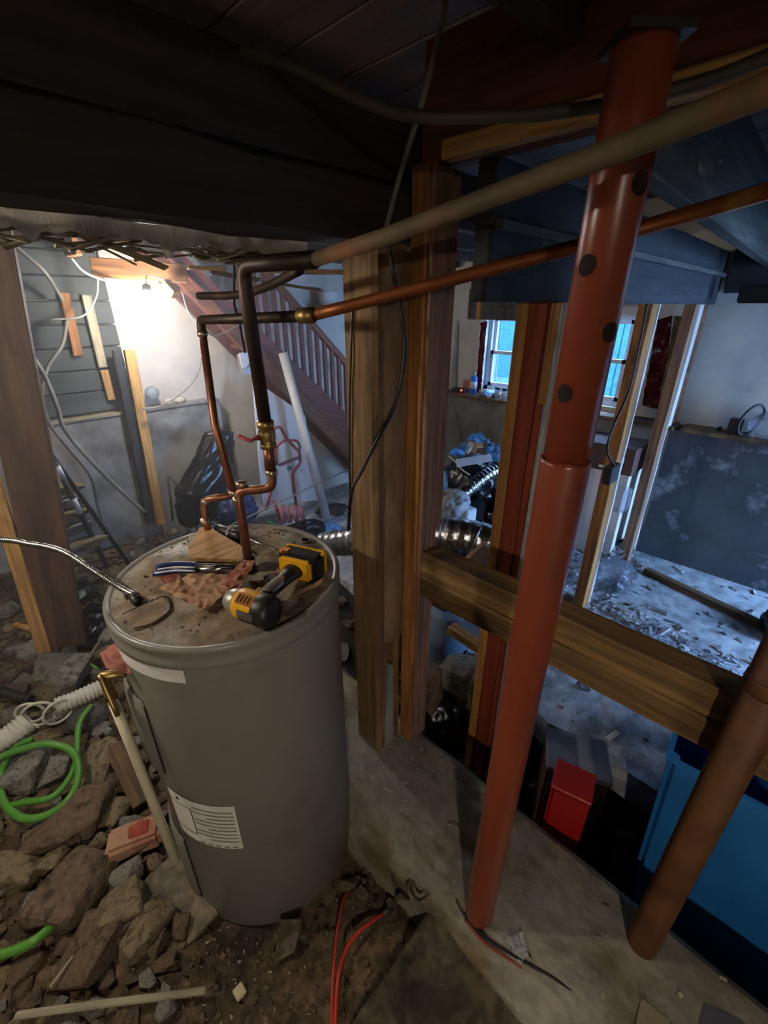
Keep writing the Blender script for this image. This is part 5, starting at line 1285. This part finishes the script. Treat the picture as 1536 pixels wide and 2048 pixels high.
tag(beam('broken_joist_end', at(126, 448, 2.1), at(148, 512, 2.15), .05, .06, M['fir'], None, up=RIGHT, rough=.006, segs=3), 'broken orange wood end hanging from the ceiling at the left', 'wood piece')
# short lit board over the bulb
sb = thing('blocking_board', 'short horizontal board just above the glowing bulb', 'board', at(280, 560, 2.38))
beam('board', at(184, 534, 2.40), at(374, 548, 2.52), .05, .095, M['fir'], sb, rough=.004, segs=4)
beam('stub', at(330, 565, 2.45), at(352, 590, 2.45), .05, .05, M['fir_pale'], sb)
for i, (u0, v0, u1, v1, t0, w_, m, lab) in enumerate((
   (250, 482, 325, 462, 1.55, .06, 'fir_pale', 'broken pale board end poking from under the beam, left of the others'),
   (375, 535, 448, 540, 1.9, .05, 'fir_pale', 'bright splintered lath under the joists right of the bulb'),
   (330, 462, 560, 500, 1.35, .05, 'lath', 'long torn lath strip hanging below the beam'),
   (470, 510, 560, 498, 1.45, .06, 'fir_pale', 'pale splinter hanging below the beam near the thick pipe'),
   (540, 540, 690, 545, 1.6, .06, 'fir', 'orange board end under the joists beside the timber post'),
   (520, 562, 640, 580, 1.9, .05, 'old_wood', 'brown board edge above the stair balustrade'),
   (420, 545, 520, 560, 1.9, .05, 'joist_wood', 'dark board end above the stair stringer'),
   (60, 430, 155, 440, 1.3, .035, 'lath', 'white-flecked lath stuck under the beam at the far left'))):
    tag(beam('torn_lath', at(u0, v0, t0), at(u1, v1, t0 + .08), w_, .014, M[m], None, rough=.008, segs=6, seed=i), lab, 'lath')
# ragged plaster edge along the foot of the beam
bm = bmesh.new(); n = 120; top = []; bot = []
for i in range(n + 1):
    x = -.25 + 1.03 * i / n
    top.append(bm.verts.new((x, 1.03 + .02 * noise.noise(Vector((x * 9, 0, 0))), 1.815)))
    bot.append(bm.verts.new((x, 1.035 + .05 * noise.noise(Vector((x * 14, 2, 0))), 1.79 - .035 * abs(noise.noise(Vector((x * 22, 5, 0)))) - .03 * max(0, noise.noise(Vector((x * 6, 8, 0)))))))
for i in range(n): bm.faces.new((top[i], top[i+1], bot[i+1], bot[i]))
bmesh.ops.solidify(bm, geom=bm.faces[:], thickness=.012)
tag(new('plaster_edge', bm, M['plaster']), 'ragged torn plaster edge hanging along the foot of the beam', 'plaster')
bm = bmesh.new(); rnd = random.Random(3)
for i in range(60):
    x = rnd.uniform(-.2, .75); p = Vector((x, 1.04 + rnd.uniform(0, .12), 1.795 - rnd.uniform(0, .03)))
    mtx = Matrix.Translation(p) @ Euler((rnd.uniform(-.4, .4), rnd.uniform(-.35, .35), rnd.uniform(-.6, .6))).to_matrix().to_4x4()
    l = rnd.uniform(.02, .10); bm_box(bm, (-l, -.008, -.002), (l, .008 * rnd.uniform(.3, 1), .002), mtx)
tag(new('lath_splinters', bm, M['lath']), 'torn lath splinters bristling along the foot of the beam', 'splinters', None, 'stuff')

def cable(name, pts, r, m, label, parent=None, cat='cable', n=8):
    o = tube(name, pts, r, m, parent, 8, n)
    return tag(o, label, cat) if not parent else o
YC = WY - .22
cable('wall_cable', [ony(8, 622, YC), ony(50, 690, YC), ony(88, 750, YC), ony(115, 815, YC), ony(130, 860, YC), ony(180, 920, YC), ony(240, 980, YC), ony(290, 1025, YC)], .012, M['wire_grey'], 'thick pale cable sagging diagonally down the dark wall')
cable('wall_cable', [ony(134, 640, YC + .05), ony(124, 690, YC + .05), ony(95, 735, YC + .05), ony(84, 790, YC + .05), ony(98, 845, YC + .05), ony(140, 900, YC + .05), ony(180, 950, YC + .05), ony(196, 1010, YC + .05), ony(205, 1040, YC + .05)], .010, M['wire_grey'], 'grey cable curving in an S down the dark wall')
cable('wall_cable', [ony(-10, 452, YC), ony(40, 500, YC), ony(90, 545, YC), ony(125, 600, YC + .1)], .010, M['wire_grey'], 'grey cable slanting from the upper left corner')
cable('white_wire', [at(193, 478, 2.4), at(196, 560, 2.45), at(190, 600, 2.5), at(165, 632, 2.48), at(100, 640, 2.45)], .0055, M['wire_white'], 'white wire looping down left of the bulb')
cable('white_wire', [at(142, 516, 2.2), at(170, 545, 2.3), at(215, 562, 2.4), at(260, 568, 2.45)], .006, M['wire_white'], 'white wire drooping toward the bulb')
cable('grey_wire', [ony(405, 670, YC), ony(398, 740, YC), ony(370, 780, YC), ony(320, 812, YC), ony(285, 818, YC)], .005, M['wire_grey'], 'thin grey wire curving over the pale wall below the bulb')
bl = thing('black_pole', 'black pole with white tape leaning at the far left', 'pole', ony(195, 1092, 2.75))
pA, pB = ony(110, 925, 2.75), ony(212, 1130, 2.75)
tube('pole', [pA, pB], .014, M['dust_black'], bl, 10)
for a, b in ((.03, .14), (.32, .46)): tube('white_tape', [pA + (pB - pA) * a, pA + (pB - pA) * b], .0155, M['white_trim'], bl, 10)
tag(tube('black_pole', [ony(76, 868, 2.8), ony(110, 920, 2.8), ony(258, 1128, 2.8)], .012, M['dust_black'], None, 10), 'plain black pole leaning beside the taped one', 'pole')
for i, (u, v) in enumerate(((125, 975), (130, 1005), (140, 1030), (145, 1058), (170, 1085))):
    p = ony(u, v, 2.95 - i * .05)
    rock(p, .20 - .02 * (i % 2), .10, .05, 'rock_grey' if i % 2 else 'rock_tan',
        ['topmost slab of the stone stack behind the black poles', 'second slab from the top of the stone stack', 'middle slab of the stone stack behind the poles', 'second lowest slab of the stone stack', 'lowest slab of the stone stack behind the poles'][i], 'slabs stacked at the far left', .1 * i - .2, .08)
# rods and boards lying on the heap
for i, (u0, v0, u1, v1, r_, m, lab) in enumerate(((205, 1182, 290, 1155, .008, 'lath', 'thin pale rod lying on the heap left of the heater lid'), (150, 1130, 260, 1105, .012, 'bark', 'dark branch-like stick on the heap'), (180, 1250, 250, 1150, .012, 'dust_black', 'dark pipe end lying behind the heater'), (30, 1250, 78, 1262, .014, 'fir_pale', 'pale wood splinter beside the orange edged prop'))):
    tag(tube('heap_rod', [ground(u0, v0, .05), ground(u1, v1, .06)], r_, M[m], None, 8), lab, 'rod')
tag(sheet('black_plastic', ground(170, 1300, .06), ground(212, 1235, .10), ground(225, 1190, .12), ground(160, 1225, .08), M['black_bag'], None, 20, 20, .03, 7, .002, 6), 'sheet of black plastic crumpled left of the heater', 'plastic')
tag(blob('tan_pebble', ground(160, 1195, .01), (.035, .025, .025), M['insulation'], None, 3, .3, 2, 4), 'pale rounded lump on the heap beside the prop', 'lump')
tag(blob('round_float', ony(305, 790, WY - .06) - Vector((0, 0, .02)), (.045, .035, .045), M['glass_jar'], None, 3, .1, 2, 5), 'pale pinkish round jar on the crumbling ledge', 'jar')
for i, (u, lab) in enumerate(((360, 'largest plaster crumb on the pale ledge'), (335, 'smaller plaster crumb on the pale ledge'))):
    tag(blob('plaster_crumb', Vector((ony(u, 800, WY - .05).x, WY - .05, 1.049)), (.035 - i * .012, .03, .022), M['plaster'], None, 3, .5, 3, 14 + i), lab, 'plaster')

# black bag draped on the wall, sticks
bgp = ground(425, 1010, 0.0); bgp = ony(425, 985, 2.85)
bgt = thing('draped_bag', 'tall black rubbish bag slumped against the wall behind the pipes', 'bag', Vector((bgp.x, bgp.y, gz(.7, bgp.y))))
def taper_bag(name, prof, m, parent, seed, seg=28):
    bm = bmesh.new(); rings = []
    for i, (c, rx, ry) in enumerate(prof):
        c = Vector(c); ring = []
        for k in range(seg):
            a = 2*PI*k/seg; d = 1 + .35 * (.4 - abs(noise.noise(Vector((math.cos(a) * 2 + seed, math.sin(a) * 2, c.z * 7))) * 1.6))
            ring.append(bm.verts.new(c + Vector((rx * math.cos(a) * d, ry * math.sin(a) * d, 0))))
        rings.append(ring)
    for a, b in zip(rings, rings[1:]):
        for k in range(seg): bm.faces.new((a[k], a[(k+1) % seg], b[(k+1) % seg], b[k]))
    bm.faces.new(rings[0][::-1]); bm.faces.new(rings[-1])
    return new(name, bm, m, parent, True)
prof = []
for (u, v, wpx) in ((400, 1040, 70), (402, 1005, 95), (408, 970, 110), (418, 940, 90), (428, 910, 75), (432, 890, 70), (436, 870, 60), (430, 860, 35)):
    c = ony(u, v, 2.95); r_ = m_px(wpx, c) / 2; prof.append((c, r_, r_ * .6))
pr2 = []
for i in range(len(prof) - 1):
    for k in range(5):
        t = k / 5; pr2.append((prof[i][0].lerp(prof[i+1][0], t), prof[i][1] * (1-t) + prof[i+1][1] * t, prof[i][2] * (1-t) + prof[i+1][2] * t))
taper_bag('bag', pr2, M['black_bag'], bgt, 3)
sheet('bag_flap', ony(440, 905, 2.85), ony(470, 880, 2.83), ony(466, 930, 2.82), ony(448, 950, 2.84), M['black_bag'], bgt, 8, 8, .012, 12, .003, 3)
tag(tube('dark_stick', [ony(335, 948, 2.95), ony(346, 1042, 2.9)], .008, M['dust_black'], None, 8), 'upright dark stick left of the black bag', 'stick')
tag(tube('dark_stick', [ony(336, 950, 2.95), ony(385, 1000, 2.9), ony(450, 1050, 2.85)], .008, M['dust_black'], None, 8), 'slanting dark stick in front of the black bag', 'stick')
tag(blob('blue_bundle', ony(478, 1028, 2.7) - Vector((0, 0, .05)), (.11, .08, .10), M['navy'], None, 4, .8, 3.2, 9), 'dark blue plastic bundle behind the riser pipes', 'bundle')

# ------------------------------------------------------------------ under the stairs
dl = thing('white_door_panel', 'white door panel leaning under the stairs', 'door', ony(580, 1010, 2.95))
pq = [ony(528, 1012, 2.93), ony(640, 1000, 2.93), ony(610, 830, 3.0), ony(508, 760, 3.0)]
bm = bmesh.new(); a = [bm.verts.new(p) for p in pq]; b = [bm.verts.new(p + Vector((0, .03, 0))) for p in pq]
bm.faces.new(a); bm.faces.new(b[::-1])
for i in range(4): bm.faces.new((a[i], a[(i+1) % 4], b[(i+1) % 4], b[i]))
new('panel', bm, M['door_white'], dl)
beam('edge_strip', ony(532, 1010, 2.915), ony(512, 780, 2.985), .02, .05, M['frame_white'], dl, up=(1, 0, 0))
pv0, pv1 = ony(655, 1042, 2.65), ony(566, 706, 2.90)
pv = thing('pvc_pipe', 'white plastic pipe leaning against the staircase', 'pipe', pv0)
tube('pipe', [pv0, pv1], .034, M['white_pvc'], pv, 24)
tube('pipe_end', [pv1 - (pv1 - pv0).normalized() * .002, pv1 + (pv1 - pv0).normalized() * .003], .0345, M['white_pvc'], pv, 24)
tag(tube('thin_rod', [ony(380, 1090, 2.4), ony(600, 985, 2.42), ony(705, 935, 2.45)], .006, M['wire_grey'], None, 8), 'thin pale rod slanting up behind the heater toward the post', 'rod')
ht = thing('hand_truck', 'red tubular hand truck standing under the stairs', 'hand truck', ony(590, 1040, 2.75))
YH = 2.75
def H(u, v, dy=0): return ony(u, v, YH + dy)
tube('frame', bend([H(532, 1020), H(545, 975), H(545, 858), H(560, 852), H(575, 880), H(600, 905), H(602, 925), H(585, 945), H(592, 1010)], .04), .011, M['red_metal'], ht, 10)
tube('handle_bar', bend([H(553, 930, .1), H(552, 895, .1), H(565, 882, .1), H(592, 880, .1), H(600, 890, .1), H(598, 920, .1)], .03), .010, M['red_metal'], ht, 10)
tube('cross_bar', [H(558, 930), H(598, 915)], .013, mat('mauve_bar', '#7d5560', rough=.5), ht, 8)
tube('side_rail', [H(548, 1000, -.03), H(560, 1040, -.05)], .010, M['red_metal'], ht, 8)
box('tag', H(578, 936) - Vector((.02, .012, .015)), H(578, 936) + Vector((.02, -.008, .015)), M['teal'], ht)
for i in range(4):
    tube('tine', [H(562 + i * 13, 1012 + (i % 2) * 2, -.06), H(566 + i * 14, 1046 - i, -.12)], .016, mat('pink_tine', '#b5606a', '#9d4f5a', rough=.5, scale=5) if i == 0 else bpy.data.materials['pink_tine'], ht, 10)
tag(blob('clear_sheet', ony(650, 1068, 2.55) - Vector((0, 0, .06)), (.14, .10, .07), M['blue_bag'], None, 4, .55, 3, 17), 'crumpled light blue plastic at the foot of the white pipe', 'plastic')
tag(blob('dark_tarp', ony(665, 1040, 2.85) - Vector((0, 0, .12)), (.22, .16, .14), M['dust_black'], None, 4, .35, 2, 19), 'dark tarpaulin heap beside the foot of the stairs', 'tarp')
tag(blob('black_sack', ony(600, 1062, 2.55) - Vector((0, 0, .10)), (.20, .10, .09), M['black_bag'], None, 4, .4, 2.5, 20), 'low black sack below the red hand truck', 'sack')
tag(tube('lime_strap', [ony(535, 1030, 2.5) - Vector((0, 0, .05)), ony(552, 1038, 2.5) - Vector((0, 0, .05))], .012, M['green_hose'], None, 8, flat=.5), 'short lime green strap by the hand truck foot', 'strap')
sbx = thing('switch_box', 'open metal switch box fixed below the stair stringer', 'electrical box', ony(490, 728, 2.98))
rbox('box', frm(ony(490, 728, 2.985), (1, 0, .1), None), (-.04, -.02, -.07), (.05, .02, .07), M['tool_grey'], sbx, .004)
rbox('cover', frm(ony(488, 720, 2.96), (1, 0, .1), None), (-.03, -.008, -.05), (.035, .004, .05), M['white_trim'], sbx, .002)
tube('wire', [ony(488, 700, 2.95), ony(485, 650, 2.9), ony(470, 655, 2.85), ony(430, 672, 2.8), ony(405, 655, 2.7)], .005, M['wire_grey'], sbx, 6, 8)
tube('wire', [ony(495, 735, 2.95), ony(505, 715, 2.94), ony(498, 700, 2.95)], .003, M['wire_black'], sbx, 6, 4)
bk_ = ony(656, 610, 3.18)
wbk = thing('white_bucket', 'small white bucket with dark contents standing on the stairs', 'bucket', bk_)
lathe('bucket', [(.055, 0), (.07, .005), (.08, .09), (.083, .095), (.076, .095)], M['white_pvc'], wbk, 24, Matrix.Translation(bk_))
lathe('contents', [(.0, .085), (.077, .085)], M['soil_black'], wbk, 24, Matrix.Translation(bk_))
box('support_shelf', (bk_.x - .12, 3.03, bk_.z - .02), (bk_.x + .12, WY, bk_.z), M['stair_brown'], wbk)

# ------------------------------------------------------------------ overhead and post cables
cable('overhead_cable', [at(440, 105, .80), at(500, 108, .74), at(600, 142, .70), at(700, 190, .68), at(780, 222, .67), at(850, 234, .66), at(950, 234, .66), at(1080, 228, .64), at(1220, 208, .62), at(1400, 165, .58), at(1580, 95, .53)], .0085, M['cable_tan'], 'thick cable sagging overhead from the beam to behind the column')
cable('post_cable', [at(890, 0, .80), at(880, 60, .84), at(850, 180, .86), at(832, 245, .90), at(800, 350, .98), at(776, 440, 1.0), at(768, 470, 1.03)], .006, M['wire_grey'], 'grey cable dropping from the ceiling along the end of the beam')
cable('black_post_cable', [ony(775, 480, .82), ony(790, 560, .81), ony(805, 640, .805), ony(808, 720, .80), ony(790, 810, .795), ony(755, 880, .785), ony(722, 945, .79), ony(703, 985, .80), ony(697, 1060, .83)], .0045, M['wire_black'], 'black cable winding down the front of the timber post')
cable('thin_post_wire', [onx(706, 600, .808), onx(702, 700, .808), onx(699, 850, .808), onx(700, 1000, .808)], .003, M['wire_black'], 'thin dark wire stapled down the left edge of the timber post')
cable('rear_wire', [at(470, 480, 1.2), at(468, 600, 1.3), at(478, 640, 1.35), at(490, 705, 1.45)], .004, M['wire_black'], 'thin dark wire dropping behind the thick riser')
cable('joist_wire', [at(330, 440, 1.25), at(380, 470, 1.25), at(420, 505, 1.3), at(470, 520, 1.35)], .005, M['wire_black'], 'black wire sagging below the torn laths')

# thin haze volume added to give the glare round the bulb
hm = bpy.data.materials.new('glow_haze'); hm.use_nodes = True
nt = hm.node_tree; nt.nodes.remove(nt.nodes['Principled BSDF'])
vs_ = nt.nodes.new('ShaderNodeVolumePrincipled'); vs_.inputs['Density'].default_value = .055; vs_.inputs['Color'].default_value = (.9, .93, 1, 1); vs_.inputs['Anisotropy'].default_value = .3
nt.links.new(vs_.outputs[0], nt.nodes['Material Output'].inputs['Volume'])
tag(box('glow_haze', (-.4, 1.15, .35), (1.9, WY - .16, 1.96), hm), 'thin haze added to make the glare round the bulb', 'haze', None, 'stuff')

# crumbs on the dusty lid
def lidc(r):
    a = r.uniform(0, 6.28); q = (TR - .02) * math.sqrt(r.random()); return Vector((TX + q * math.cos(a), TY + q * math.sin(a), TT - .001))
tag(scatter('lid_crumbs', 260, lidc, .002, .007, M['bark'], 21, .4, 2.), 'dark grit scattered over the heater lid', 'grit', None, 'stuff')

struct(box('trim_5', (WX - .12, 1.60, 1.57), (WX - .09, 2.36, 1.80), M['joist_grey'], None, .004), 'grey soffit board above the window beside the spray can', 'board')

# remnant of the torn lath-and-plaster ceiling behind the beam
bm = bmesh.new(); nx_, ny_ = 60, 10; g = []
for j in range(ny_ + 1):
    g.append([bm.verts.new((-.25 + 1.0 * i / nx_, 1.03 + (.05 + .36 * abs(noise.noise(Vector((i * .17, 3, 1)))) + .12 * abs(noise.noise(Vector((i * .7, 9, 1))))) * j / ny_, 1.828 + .006 * noise.noise(Vector((i * .3, j * .4, 0))))) for i in range(nx_ + 1)])
for j in range(ny_):
    for i in range(nx_): bm.faces.new((g[j][i], g[j][i+1], g[j+1][i+1], g[j+1][i]))
bmesh.ops.solidify(bm, geom=bm.faces[:], thickness=.014)
struct(new('ceiling_remnant', bm, M['grey_plaster']), 'ragged remnant of lath and plaster ceiling behind the beam', 'ceiling')
